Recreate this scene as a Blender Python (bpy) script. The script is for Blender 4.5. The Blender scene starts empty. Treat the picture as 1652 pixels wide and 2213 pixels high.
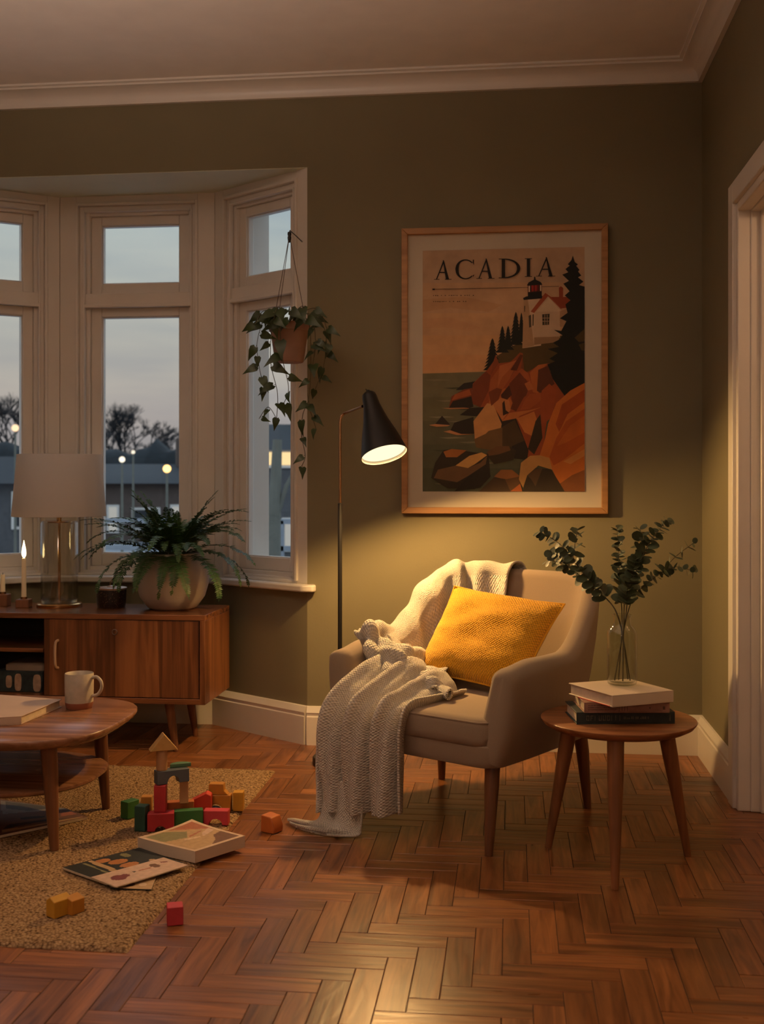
import bpy, bmesh, math, random
from mathutils import Vector, Matrix, noise as mnoise
random.seed(7)
PI = math.pi
sc = bpy.context.scene
COL = sc.collection

# ------------------------------------------------------------------ camera geometry (1652 x 2213 frame)
FPX = 2410.0
YAW = math.atan(279 / FPX)
CAMH = 1.1
FW = Vector((-math.sin(YAW), math.cos(YAW), 0)); RT = Vector((math.cos(YAW), math.sin(YAW), 0))

def at(px, py, d):
    """a point seen at picture position px,py at distance d along the view"""
    return Vector((0, 0, CAMH)) + d * (FW + RT * ((px - 826) / FPX)) + Vector((0, 0, -(py - 1045) / FPX * d))

def atY(px, py, Y):
    """a point seen at picture position px,py on the plane y = Y"""
    r = FW + RT * ((px - 826) / FPX) + Vector((0, 0, -(py - 1045) / FPX))
    return Vector((0, 0, CAMH)) + r * (Y / r.y)

# ------------------------------------------------------------------ materials
def lin(c):
    if isinstance(c, str):
        c = c.lstrip('#'); c = tuple(int(c[i:i + 2], 16) / 255 for i in (0, 2, 4))
        return tuple((x / 12.92 if x <= .04045 else ((x + .055) / 1.055) ** 2.4) for x in c)
    return tuple(c)

def newmat(name):
    m = bpy.data.materials.new(name); m.use_nodes = True
    nt = m.node_tree
    return m, nt, nt.nodes['Principled BSDF']

def N(nt, t, **kw):
    n = nt.nodes.new(t)
    for k, v in kw.items():
        setattr(n, k, v)
    return n

def ramp(nt, stops):
    r = N(nt, 'ShaderNodeValToRGB'); e = r.color_ramp.elements
    while len(e) < len(stops): e.new(.5)
    for i, (p, c) in enumerate(stops):
        e[i].position = p; e[i].color = tuple(lin(c)) + (1,)
    return r

def mat(name, color, rough=.5, metal=0, var=.12, vscale=8, bump=0, bscale=200, emit=None, estr=0, spec=.5, sheen=0, coat=0):
    m, nt, b = newmat(name)
    c = lin(color)
    L = nt.links.new
    b.inputs['Roughness'].default_value = rough; b.inputs['Metallic'].default_value = metal
    b.inputs['Specular IOR Level'].default_value = spec
    if sheen: b.inputs['Sheen Weight'].default_value = sheen
    if coat: b.inputs['Coat Weight'].default_value = coat; b.inputs['Coat Roughness'].default_value = .15
    tc = N(nt, 'ShaderNodeTexCoord')
    if var:
        n = N(nt, 'ShaderNodeTexNoise'); n.inputs['Scale'].default_value = vscale; n.inputs['Detail'].default_value = 4
        L(tc.outputs['Object'], n.inputs['Vector'])
        r = ramp(nt, [(.3, tuple(x * (1 - var) for x in c)), (.7, tuple(min(1, x * (1 + var)) for x in c))])
        L(n.outputs['Fac'], r.inputs['Fac']); L(r.outputs['Color'], b.inputs['Base Color'])
    else:
        b.inputs['Base Color'].default_value = c + (1,)
    if bump:
        n2 = N(nt, 'ShaderNodeTexNoise'); n2.inputs['Scale'].default_value = bscale; n2.inputs['Detail'].default_value = 3
        L(tc.outputs['Object'], n2.inputs['Vector'])
        bp = N(nt, 'ShaderNodeBump'); bp.inputs['Strength'].default_value = bump; bp.inputs['Distance'].default_value = .002
        L(n2.outputs['Fac'], bp.inputs['Height']); L(bp.outputs['Normal'], b.inputs['Normal'])
    if emit:
        b.inputs['Emission Color'].default_value = lin(emit) + (1,); b.inputs['Emission Strength'].default_value = estr
    return m

def wood(name, dark, light, axis='x', rough=.42, scale=1.0, bands=False, coat=0, island=.0):
    m, nt, b = newmat(name); L = nt.links.new
    tc = N(nt, 'ShaderNodeTexCoord'); mp = N(nt, 'ShaderNodeMapping')
    s = {'x': (2, 38, 38), 'y': (38, 2, 38), 'z': (38, 38, 2)}[axis]
    mp.inputs['Scale'].default_value = tuple(v * scale for v in s)
    L(tc.outputs['Object'], mp.inputs['Vector'])
    n = N(nt, 'ShaderNodeTexNoise'); n.inputs['Scale'].default_value = 1; n.inputs['Detail'].default_value = 6; n.inputs['Distortion'].default_value = .7
    L(mp.outputs['Vector'], n.inputs['Vector'])
    r = ramp(nt, [(.3, dark), (.72, light)])
    fac = n.outputs['Fac']
    if bands:
        mp2 = N(nt, 'ShaderNodeMapping'); mp2.inputs['Scale'].default_value = (9, 9, .1)
        L(tc.outputs['Object'], mp2.inputs['Vector'])
        n2 = N(nt, 'ShaderNodeTexVoronoi'); n2.inputs['Scale'].default_value = 1
        L(mp2.outputs['Vector'], n2.inputs['Vector'])
        sp = N(nt, 'ShaderNodeSeparateColor'); L(n2.outputs['Color'], sp.inputs['Color'])
        mx = N(nt, 'ShaderNodeMath', operation='MULTIPLY_ADD'); mx.inputs[1].default_value = .45; 
        L(sp.outputs['Red'], mx.inputs[0])
        sb = N(nt, 'ShaderNodeMath', operation='SUBTRACT'); sb.inputs[1].default_value = .22
        L(fac, sb.inputs[0]); L(sb.outputs[0], mx.inputs[2]); fac = mx.outputs[0]
    L(fac, r.inputs['Fac']); L(r.outputs['Color'], b.inputs['Base Color'])
    b.inputs['Roughness'].default_value = rough
    if coat: b.inputs['Coat Weight'].default_value = coat; b.inputs['Coat Roughness'].default_value = .2
    bp = N(nt, 'ShaderNodeBump'); bp.inputs['Strength'].default_value = .12; bp.inputs['Distance'].default_value = .001
    L(n.outputs['Fac'], bp.inputs['Height']); L(bp.outputs['Normal'], b.inputs['Normal'])
    return m

def fabric(name, color, freq=700, bump=.25, var=.1, rough=.9, weave='cell', uv=True):
    """woven / knitted cloth: pattern from UVs laid out in metres"""
    m, nt, b = newmat(name); L = nt.links.new
    c = lin(color)
    tc = N(nt, 'ShaderNodeTexCoord'); src = tc.outputs['UV'] if uv else tc.outputs['Object']
    b.inputs['Roughness'].default_value = rough; b.inputs['Sheen Weight'].default_value = .15
    b.inputs['Specular IOR Level'].default_value = .2
    if weave == 'grid':
        mp = N(nt, 'ShaderNodeMapping'); mp.inputs['Scale'].default_value = (freq, freq, freq); L(src, mp.inputs['Vector'])
        sx = N(nt, 'ShaderNodeSeparateXYZ'); L(mp.outputs['Vector'], sx.inputs[0])
        s1 = N(nt, 'ShaderNodeMath', operation='SINE'); L(sx.outputs['X'], s1.inputs[0])
        s2 = N(nt, 'ShaderNodeMath', operation='SINE'); L(sx.outputs['Y'], s2.inputs[0])
        mm = N(nt, 'ShaderNodeMath', operation='MULTIPLY'); L(s1.outputs[0], mm.inputs[0]); L(s2.outputs[0], mm.inputs[1])
        nz = N(nt, 'ShaderNodeTexNoise'); nz.inputs['Scale'].default_value = freq * .25; nz.inputs['Detail'].default_value = 2; L(src, nz.inputs['Vector'])
        ad = N(nt, 'ShaderNodeMath', operation='MULTIPLY_ADD'); ad.inputs[1].default_value = .35; ad.inputs[2].default_value = 0
        L(mm.outputs[0], ad.inputs[0])
        a2 = N(nt, 'ShaderNodeMath', operation='ADD'); L(ad.outputs[0], a2.inputs[0]); L(nz.outputs['Fac'], a2.inputs[1]); h = a2.outputs[0]
    else:
        vo = N(nt, 'ShaderNodeTexVoronoi' if weave == 'cell' else 'ShaderNodeTexNoise'); vo.inputs['Scale'].default_value = freq; L(src, vo.inputs['Vector'])
        h = vo.outputs[0]
    bp = N(nt, 'ShaderNodeBump'); bp.inputs['Strength'].default_value = bump; bp.inputs['Distance'].default_value = .004 if weave == 'grid' else .002
    L(h, bp.inputs['Height']); L(bp.outputs['Normal'], b.inputs['Normal'])
    r = ramp(nt, [(.2, tuple(x * (1 - var) for x in c)), (.8, tuple(min(1, x * (1 + var)) for x in c))])
    L(h, r.inputs['Fac']); L(r.outputs['Color'], b.inputs['Base Color'])
    return m

def glass_mat(name, tint=(1, 1, 1), rough=.0, fres=1.45, boost=1.0):
    m = bpy.data.materials.new(name); m.use_nodes = True; nt = m.node_tree; nt.nodes.clear(); L = nt.links.new
    o = N(nt, 'ShaderNodeOutputMaterial'); mix = N(nt, 'ShaderNodeMixShader'); t = N(nt, 'ShaderNodeBsdfTransparent'); g = N(nt, 'ShaderNodeBsdfGlossy')
    t.inputs['Color'].default_value = tint + (1,); g.inputs['Roughness'].default_value = rough
    f = N(nt, 'ShaderNodeLayerWeight'); f.inputs['Blend'].default_value = .5
    pw = N(nt, 'ShaderNodeMath', operation='POWER'); pw.inputs[1].default_value = 4.0
    mu = N(nt, 'ShaderNodeMath', operation='MULTIPLY_ADD'); mu.inputs[1].default_value = .75 * boost; mu.inputs[2].default_value = ((fres - 1) / (fres + 1)) ** 2; mu.use_clamp = True
    L(f.outputs['Facing'], pw.inputs[0]); L(pw.outputs[0], mu.inputs[0]); L(mu.outputs[0], mix.inputs[0]); L(t.outputs[0], mix.inputs[1]); L(g.outputs[0], mix.inputs[2]); L(mix.outputs[0], o.inputs[0])
    return m

def emis(name, color, strength):
    m = bpy.data.materials.new(name); m.use_nodes = True; nt = m.node_tree; nt.nodes.clear()
    o = N(nt, 'ShaderNodeOutputMaterial'); e = N(nt, 'ShaderNodeEmission'); e.inputs[0].default_value = lin(color) + (1,); e.inputs[1].default_value = strength
    nt.links.new(e.outputs[0], o.inputs[0]); return m

M = {}
M['wall'] = mat('olive green wall paint', (.215, .185, .105), .75, var=.04, vscale=3, bump=.15, bscale=120)
M['ceiling'] = mat('ceiling paint', (.86, .80, .73), .85, var=.03, bump=.1, bscale=90)
M['trim'] = mat('cream gloss trim paint', (.78, .73, .66), .38, var=.03, vscale=5)
M['soffit'] = mat('bay soffit paint', (.66, .68, .53), .8, var=.03)
M['plaster'] = mat('outer render', (.5, .48, .45), .9)
M['teak_v'] = wood('teak veneer upright grain', (.105, .036, .014), (.30, .115, .042), 'z', .38, bands=True)
M['teak_h'] = wood('teak veneer level grain', (.12, .042, .018), (.30, .12, .048), 'x', .26)
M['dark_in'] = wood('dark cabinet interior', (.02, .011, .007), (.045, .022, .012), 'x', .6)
M['table_wood'] = wood('walnut coffee table wood', (.16, .066, .034), (.35, .168, .092), 'x', .27)
M['leg_wood'] = wood('walnut leg wood', (.10, .038, .017), (.23, .09, .038), 'z', .42)
M['side_wood'] = wood('oiled side table wood', (.20, .075, .028), (.40, .165, .062), 'x', .38)
M['side_leg'] = wood('oiled side table leg wood', (.17, .066, .026), (.33, .135, .052), 'z', .42)
M['frame_wood'] = wood('oak picture frame', (.34, .16, .055), (.52, .265, .10), 'x', .45)
M['upholstery'] = fabric('beige wool upholstery', (.31, .228, .155), 900, .2, .12, uv=False, weave='noise')
M['mustard'] = fabric('mustard ribbed cotton', (.66, .33, .018), 640, .8, .26, weave='grid')
M['knit'] = fabric('cream knitted throw', (.64, .585, .50), 760, 1.0, .26, weave='grid')
M['black'] = mat('black powder coat', (.012, .011, .011), .42, var=0)
M['brass'] = mat('brushed brass', (.62, .37, .15), .25, metal=1, var=.05)
M['copper'] = mat('copper tube', (.55, .30, .16), .22, metal=1, var=.05)
M['shade_in'] = mat('white enamel inside', (.85, .8, .7), .5, var=0)
M['bulb'] = emis('glowing lamp diffuser', (1.2, 1.0, .60), 1.1)
M['linen'] = fabric('linen lampshade', (.74, .65, .56), 900, .15, .06, uv=False, weave='noise')
_nt = M['linen'].node_tree; _b = _nt.nodes['Principled BSDF']; _o = [n for n in _nt.nodes if n.type == 'OUTPUT_MATERIAL'][0]
_t = N(_nt, 'ShaderNodeBsdfTranslucent'); _t.inputs['Color'].default_value = (.95, .88, .80, 1); _m = N(_nt, 'ShaderNodeMixShader'); _m.inputs[0].default_value = .6
_nt.links.new(_b.outputs[0], _m.inputs[1]); _nt.links.new(_t.outputs[0], _m.inputs[2]); _nt.links.new(_m.outputs[0], _o.inputs['Surface'])
M['glass'] = glass_mat('clear window glass', (.97, .98, .98), 0, 1.25)
M['vase'] = glass_mat('clear bottle glass', (.94, .95, .92), .02, 1.5, 1.4)
M['ribbed'] = glass_mat('ribbed lamp glass', (.95, .94, .92), .08, 1.75, 1.25)
M['wax'] = mat('ivory candle wax', (.80, .66, .45), .5, var=.03, emit=(1, .55, .2), estr=.05)
M['flame'] = emis('candle flame', (1, .72, .30), 14)
M['block_wood'] = wood('small walnut holder', (.16, .06, .026), (.30, .125, .055), 'z', .5)
M['ceramic'] = mat('matt stone ceramic', (.55, .48, .42), .7, var=.06, vscale=14, bump=.2, bscale=160)
M['soil'] = mat('potting soil', (.03, .02, .014), .95, bump=.8, bscale=90)
M['fern'] = mat('fern leaf green', (.05, .115, .03), .5, var=.45, vscale=9)
M['fern_stem'] = mat('fern stem', (.09, .10, .03), .6)
M['vine'] = mat('dark heart leaf', (.034, .056, .015), .4, var=.4, vscale=20)
M['euca'] = mat('grey green eucalyptus leaf', (.075, .098, .048), .55, var=.3, vscale=25)
M['twig'] = mat('brown green twig', (.085, .07, .03), .6)
M['terracotta'] = mat('pale terracotta', (.34, .20, .145), .8, var=.1, vscale=15)
M['cord'] = mat('jute cord', (.10, .07, .045), .9)
M['mug'] = mat('speckled stoneware glaze', (.46, .40, .32), .4, var=.08, vscale=60)
M['clay'] = mat('bare red clay', (.26, .085, .045), .8)
M['paper'] = mat('book pages', (.66, .54, .40), .9, var=.08, vscale=60)
M['cream_cover'] = mat('cream paper cover', (.66, .54, .42), .6, var=.04)
M['mat_board'] = mat('off white mount board', (.60, .53, .42), .85, var=.02)
M['ink'] = mat('black ink', (.015, .014, .014), .7, var=0)
M['red_line'] = mat('red ribbon', (.55, .03, .02), .6, var=0)
PAINT = {k: mat(k + ' painted wood', c, .5, var=.08, vscale=30) for k, c in dict(
    red=(.42, .022, .028), scarlet=(.55, .05, .025), green=(.035, .15, .035), teal=(.02, .075, .055), orange=(.50, .14, .03), yellow=(.56, .28, .025),
    amber=(.50, .21, .025), tan=(.45, .235, .105), slate=(.085, .10, .115), pink=(.55, .045, .06), sage=(.10, .20, .10), straw=(.50, .29, .09)).items()}

# ------------------------------------------------------------------ object helpers
class MB:
    def __init__(s):
        s.bm = bmesh.new(); s.uv = s.bm.loops.layers.uv.new('UVMap'); s.mi = 0
    def face(s, vs):
        try:
            f = s.bm.faces.new(vs); f.material_index = s.mi; f.smooth = True; return f
        except ValueError: return None
    def box(s, x0, x1, y0, y1, z0, z1, M4=None):
        p = [Vector((x, y, z)) for z in (z0, z1) for y in (y0, y1) for x in (x0, x1)]
        if M4 is not None: p = [M4 @ q for q in p]
        return s.hexa(p)
    def hexa(s, p):
        v = [s.bm.verts.new(q) for q in p]
        for f in ((0, 2, 3, 1), (4, 5, 7, 6), (0, 1, 5, 4), (2, 6, 7, 3), (0, 4, 6, 2), (1, 3, 7, 5)): s.face([v[i] for i in f])
        return v
    def loft(s, rings, caps=True, closed=True, uvs=None):
        V = [[s.bm.verts.new(p) for p in r] for r in rings]
        n = len(rings[0])
        for i in range(len(V) - 1):
            for j in range(n if closed else n - 1):
                k = (j + 1) % n
                f = s.face([V[i][j], V[i][k], V[i + 1][k], V[i + 1][j]])
                if f and uvs:
                    for l, (a, b) in zip(f.loops, ((i, j), (i, j + 1), (i + 1, j + 1), (i + 1, j))): l[s.uv].uv = uvs(a, b)
        if caps and closed:
            s.face(list(reversed(V[0]))); s.face(V[-1])
        return V
    def lathe(s, prof, c=(0, 0, 0), n=40, M4=None, caps=True):
        rings = []
        for r, z in prof:
            ring = [Vector((c[0] + r * math.cos(2 * PI * k / n), c[1] + r * math.sin(2 * PI * k / n), c[2] + z)) for k in range(n)]
            if M4 is not None: ring = [M4 @ q for q in ring]
            rings.append(ring)
        return s.loft(rings, caps)
    def tube(s, pts, rad, n=10, caps=True):
        pts = [Vector(p) for p in pts]
        rings = []; up = None
        for i, p in enumerate(pts):
            t = (pts[min(i + 1, len(pts) - 1)] - pts[max(i - 1, 0)])
            if t.length < 1e-9: t = Vector((0, 0, 1))
            t.normalize()
            if up is None: up = t.orthogonal().normalized()
            up = (up - t * up.dot(t)); up = up.normalized() if up.length > 1e-6 else t.orthogonal().normalized()
            q = t.cross(up); r = rad[i] if isinstance(rad, (list, tuple)) else rad
            rings.append([p + up * (r * math.cos(2 * PI * k / n)) + q * (r * math.sin(2 * PI * k / n)) for k in range(n)])
        return s.loft(rings, caps)
    def prism(s, poly, h0, h1, fn=None):
        """outline poly (2-D) pulled from h0 to h1; fn maps (x,y,h) to a point"""
        fn = fn or (lambda x, y, h: Vector((x, y, h)))
        return s.loft([[fn(x, y, h0) for x, y in poly], [fn(x, y, h1) for x, y in poly]])
    def grid(s, P, uvs=None):
        return s.loft(P, caps=False, closed=False, uvs=uvs)
    def build(s, name, mats, parent=None, bevel=0, seg=2, angle=35, subsurf=0, solid=0, off=0, tri=False):
        bmesh.ops.recalc_face_normals(s.bm, faces=s.bm.faces[:])
        me = bpy.data.meshes.new(name); s.bm.to_mesh(me); s.bm.free()
        for m in (mats if isinstance(mats, (list, tuple)) else [mats]): me.materials.append(m)
        me.shade_smooth()
        if not subsurf: me.set_sharp_from_angle(angle=math.radians(angle))
        o = bpy.data.objects.new(name, me); COL.objects.link(o)
        if parent: o.parent = parent
        if solid:
            d = o.modifiers.new('thick', 'SOLIDIFY'); d.thickness = solid; d.offset = off
        if bevel:
            d = o.modifiers.new('bevel', 'BEVEL'); d.width = bevel; d.segments = seg; d.limit_method = 'ANGLE'; d.angle_limit = math.radians(30)
        if subsurf:
            d = o.modifiers.new('sub', 'SUBSURF'); d.levels = subsurf; d.render_levels = subsurf
        return o

def thing(name, label, cat, loc=(0, 0, 0), rz=0, group=None):
    o = bpy.data.objects.new(name, None); COL.objects.link(o); o.empty_display_size = .1
    o.location = loc; o.rotation_euler = (0, 0, rz); o['label'] = label; o['category'] = cat
    if group: o['group'] = group
    return o
def tag(o, label, cat, group=None, kind=None):
    o['label'] = label; o['category'] = cat
    if group: o['group'] = group
    if kind: o['kind'] = kind
    return o
def struct(o, label=None, cat=None):
    o['kind'] = 'structure'
    if label: o['label'] = label
    if cat: o['category'] = cat
    return o
def move(o, loc, rz=0):
    o.location = loc; o.rotation_euler = (0, 0, rz); return o

def cat(P, t):
    n = len(P) - 1; t = max(0, min(n, t)); i = min(int(t), n - 1); f = t - i
    p0, p1, p2, p3 = P[max(i - 1, 0)], P[i], P[i + 1], P[min(i + 2, n)]
    return .5 * ((2 * p1) + (p2 - p0) * f + (2 * p0 - 5 * p1 + 4 * p2 - p3) * f * f + (3 * p1 - p0 - 3 * p2 + p3) * f ** 3)
def smooth_line(P, n):
    P = [Vector(p) for p in P]
    return [cat(P, i * (len(P) - 1) / n) for i in range(n + 1)]
def sst(x, a, b):
    t = max(0, min(1, (x - a) / (b - a))); return t * t * (3 - 2 * t)

def molding(path, prof, side=1, closed=False):
    """profile (inward offset, z) swept along a floor path with mitred corners; inward is to the left of travel * side"""
    n = len(path); P = [Vector(p) for p in path]; rings = []
    for i in range(n):
        def nrm(a, b):
            d = (b - a).normalized(); return Vector((-d.y, d.x)) * side
        prev = P[i - 1] if (i > 0 or closed) else None; nxt = P[(i + 1) % n] if (i < n - 1 or closed) else None
        if prev is None: m = nrm(P[i], nxt); k = 1
        elif nxt is None: m = nrm(prev, P[i]); k = 1
        else:
            a, b = nrm(prev, P[i]), nrm(P[i], nxt); m = (a + b).normalized(); k = 1 / max(.2, m.dot(a))
        rings.append([Vector((P[i].x + m.x * o * k, P[i].y + m.y * o * k, z)) for o, z in prof])
    mb = MB()
    if closed: rings.append(rings[0])
    mb.loft(rings, caps=not closed)
    return mb

# ------------------------------------------------------------------ the room shell
YB, XR, XL, YF, ZC = 4.64, .77, -3.5, -1.7, 2.80
BP = [Vector((-2.585, YB)), Vector((-2.09, 4.99)), Vector((-1.35, 4.99)), Vector((-.855, YB))]   # bay outline, left to right
ZS, ZSILL = 2.436, .675
# herringbone floor: each plank its own little block inside one floor mesh
fl = MB(); W_, L_ = .066, .264
def plank(cx, cy, alongx):
    g = .0007; hw, hl = W_ / 2 - g, L_ / 2 - g
    ex, ey = (hl, hw) if alongx else (hw, hl)
    if not (XL - .2 < cx < 2.3 and YF - .2 < cy < 5.15): return
    if cx > XR + .25 and not (2.4 < cy < 4.6): return
    z = random.uniform(-.0002, .0002); tx, ty = random.uniform(-.0016, .0016), random.uniform(-.0016, .0016)
    def zz(dx, dy): return z + dx * tx + dy * ty
    c = .0010; uo, vo = random.uniform(0, 40), random.uniform(0, 40)
    top = [(-ex + c, -ey + c), (ex - c, -ey + c), (ex - c, ey - c), (-ex + c, ey - c)]
    low = [(-ex, -ey), (ex, -ey), (ex, ey), (-ex, ey)]
    T = [fl.bm.verts.new((cx + a, cy + b, zz(a, b))) for a, b in top]; B = [fl.bm.verts.new((cx + a, cy + b, zz(a, b) - .0012)) for a, b in low]
    fs = [fl.face(T)] + [fl.face([B[i], B[(i + 1) % 4], T[(i + 1) % 4], T[i]]) for i in range(4)]
    for f in fs:
        for l in f.loops:
            dx, dy = l.vert.co.x - cx, l.vert.co.y - cy
            l[fl.uv].uv = (dx + uo, dy + vo) if alongx else (dy + uo, dx + vo)
x0, y0 = XL - 1.5, YF - 1.5
for i in range(-130, 130):
    for j in range(-40, 40):
        bx = x0 + i * W_ + j * L_; by = y0 + i * W_ - j * L_
        bx += 3.0; by += 3.2
        plank(bx + L_ / 2, by + W_ / 2, True)
        plank(bx + W_ / 2, by + W_ + L_ / 2, False)
fl.mi = 1
fl.box(XL - .1, 2.4, YF - .1, 5.2, -.06, -.0016)
fm, nt, b = newmat('herringbone parquet'); L = nt.links.new
geo = N(nt, 'ShaderNodeNewGeometry'); tc = N(nt, 'ShaderNodeTexCoord'); mp = N(nt, 'ShaderNodeMapping'); mp.inputs['Scale'].default_value = (3.2, 42, 1)
L(tc.outputs['UV'], mp.inputs['Vector'])
nz = N(nt, 'ShaderNodeTexNoise'); nz.inputs['Scale'].default_value = 1; nz.inputs['Detail'].default_value = 6; nz.inputs['Distortion'].default_value = 1.1; L(mp.outputs['Vector'], nz.inputs['Vector'])
mp3 = N(nt, 'ShaderNodeMapping'); mp3.inputs['Scale'].default_value = (5, 16, 1); L(tc.outputs['UV'], mp3.inputs['Vector'])
nz3 = N(nt, 'ShaderNodeTexNoise'); nz3.inputs['Scale'].default_value = 1; nz3.inputs['Detail'].default_value = 2; nz3.inputs['Distortion'].default_value = 1.8; L(mp3.outputs['Vector'], nz3.inputs['Vector'])
r = ramp(nt, [(.28, (.108, .034, .011)), (.75, (.37, .142, .046))]); L(nz.outputs['Fac'], r.inputs['Fac'])
hs = N(nt, 'ShaderNodeHueSaturation'); L(r.outputs['Color'], hs.inputs['Color'])
mv = N(nt, 'ShaderNodeMapRange'); mv.inputs['To Min'].default_value = .72; mv.inputs['To Max'].default_value = 1.28; L(geo.outputs['Random Per Island'], mv.inputs['Value']); L(mv.outputs[0], hs.inputs['Value'])
L(hs.outputs['Color'], b.inputs['Base Color'])
rr = N(nt, 'ShaderNodeMapRange'); rr.inputs['To Min'].default_value = .23; rr.inputs['To Max'].default_value = .40; L(nz3.outputs['Fac'], rr.inputs['Value']); L(rr.outputs[0], b.inputs['Roughness'])
ad = N(nt, 'ShaderNodeMath', operation='MULTIPLY_ADD'); ad.inputs[1].default_value = 1.6; L(nz3.outputs['Fac'], ad.inputs[0]); L(nz.outputs['Fac'], ad.inputs[2])
bp = N(nt, 'ShaderNodeBump'); bp.inputs['Strength'].default_value = .22; bp.inputs['Distance'].default_value = .002; L(ad.outputs[0], bp.inputs['Height']); L(bp.outputs['Normal'], b.inputs['Normal'])
gap = mat('dark joint between planks', (.02, .009, .005), .9, var=0)
struct(fl.build('floor', [fm, gap], angle=20))

mb = MB(); mb.box(XL - .1, XR + .1, YF - .1, YB + .02, ZC, ZC + .1); struct(mb.build('ceiling', M['ceiling']))
mb = MB()
mb.box(BP[3].x, XR + .12, YB, YB + .12, 0, ZC)                       # right of the bay
mb.box(XL - .1, BP[0].x, YB, YB + .12, 0, ZC)
mb.box(BP[0].x, BP[3].x, YB, YB + .12, ZS, ZC)                        # lintel over the bay
struct(mb.build('wall_back', M['wall']))
DY0, DY1, DZ = 2.95, 3.855, 2.015                                        # door opening in the right wall
mb = MB()
mb.box(XR, XR + .14, DY1 + .03, YB + .12, 0, ZC); mb.box(XR, XR + .14, YF - .1, DY0, 0, ZC); mb.box(XR, XR + .14, DY0, DY1 + .03, DZ + .03, ZC)
struct(mb.build('wall_right', M['wall']))
mb = MB(); mb.box(XL - .12, XL, YF - .1, YB + .12, 0, ZC); struct(mb.build('wall_left', M['wall']))
mb = MB(); mb.box(XL - .12, XR + .14, YF - .12, YF, 0, ZC); struct(mb.build('wall_front', M['wall']))
# hall beyond the door
hw = mat('hall wall paint', (.55, .45, .34), .8, var=.03)
mb = MB(); mb.box(2.2, 2.3, 2.4, 4.65, 0, 2.5); struct(mb.build('wall_hall_far', hw))
mb = MB(); mb.box(XR + .14, 2.3, 4.55, 4.65, 0, 2.5); struct(mb.build('wall_hall_back', hw))
mb = MB(); mb.box(XR + .14, 2.3, 2.3, 2.4, 0, 2.5); struct(mb.build('wall_hall_front', hw))
mb = MB(); mb.box(XR + .14, 2.3, 2.3, 4.65, 2.5, 2.56); struct(mb.build('ceiling_hall', M['ceiling']))
# bay soffit and walls under the sill
mb = MB(); mb.prism([(-2.62, YB + .002), (-2.13, 5.12), (-1.31, 5.12), (-.82, YB + .002)], ZS - .003, ZS + .06)
struct(mb.build('ceiling_bay', M['soffit']))
mb = MB(); mb.prism([(-2.75, YB + .06), (-2.15, 5.22), (-1.29, 5.22), (-.69, YB + .06)], ZS + .06, ZS + .2); struct(mb.build('trim_5', M['plaster']))
def seg_frame(i):
    a, c = BP[i], BP[i + 1]; d = (c - a).normalized(); n = Vector((-d.y, d.x))      # n points outdoors
    return a, d, n, (c - a).length
for i, nm in enumerate(('left', 'centre', 'right')):
    a, d, n, ln = seg_frame(i)
    def q(s, o): p = a + d * s + n * o; return (p.x, p.y)
    e0 = -.0 if i else .0
    t0 = .065 if i > 0 else 0; t1 = .065 if i < 2 else 0
    mb = MB(); mb.prism([q(0, 0), q(ln, 0), q(ln + (t1 * .6), .15), q(-t0 * .6, .15)], 0, ZSILL - .03)
    struct(mb.build('wall_bay_' + nm, M['wall']))
# sill board following the bay
sillp = [BP[0], BP[1], BP[2], BP[3]]
def off_path(path, o):
    out = []
    for i, p in enumerate(path):
        ns = []
        if i > 0: dd = (p - path[i - 1]).normalized(); ns.append(Vector((dd.y, -dd.x)))
        if i < len(path) - 1: dd = (path[i + 1] - p).normalized(); ns.append(Vector((dd.y, -dd.x)))
        m = sum(ns, Vector((0, 0))).normalized(); out.append(p + m * o / m.dot(ns[0]))
    return out
inn = off_path(sillp, .05); outp = off_path(sillp, -.13)
poly = [(p.x, p.y) for p in outp]
poly += [(-.82, YB), (-.812, YB - .028), (-.822, YB - .048), (inn[3].x + .012, YB - .05)] + [(p.x, p.y) for p in reversed(inn[1:3])]
poly += [(inn[0].x - .012, YB - .05), (-2.62, YB - .048), (-2.62, YB)]
mb = MB(); mb.prism(poly, ZSILL - .03, ZSILL); struct(mb.build('trim_1', M['trim'], bevel=.008, seg=3))
# skirting and cornice
bprof = [(0, 0), (.02, 0), (.02, .118), (.0165, .122), (.0165, .132), (.019, .136), (.012, .150), (.008, .160), (0, .162)]
struct(molding([(p.x, p.y) for p in BP], bprof, -1).build('baseboard_bay', M['trim']))
struct(molding([(BP[3].x, YB), (XR, YB), (XR, 3.96)], bprof, -1).build('baseboard_back', M['trim']))
struct(molding([(XR, 2.85), (XR, YF), (XL, YF), (XL, YB), (BP[0].x, YB)], bprof, -1).build('baseboard_left', M['trim']))
cprof = [(0, 2.726), (.018, 2.726), (.020, 2.738)] + [(.020 + .066 * (1 - math.cos(t * PI / 2)), 2.738 + .044 * math.sin(t * PI / 2)) for t in (.2, .4, .6, .8, 1)] + [(.092, 2.782), (.092, 2.789), (.105, 2.792), (.105, 2.802), (0, 2.802)]
struct(molding([(XL, YB), (XR, YB), (XR, YF), (XL, YF)], cprof, -1, closed=True).build('trim_2', M['trim']))

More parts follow.
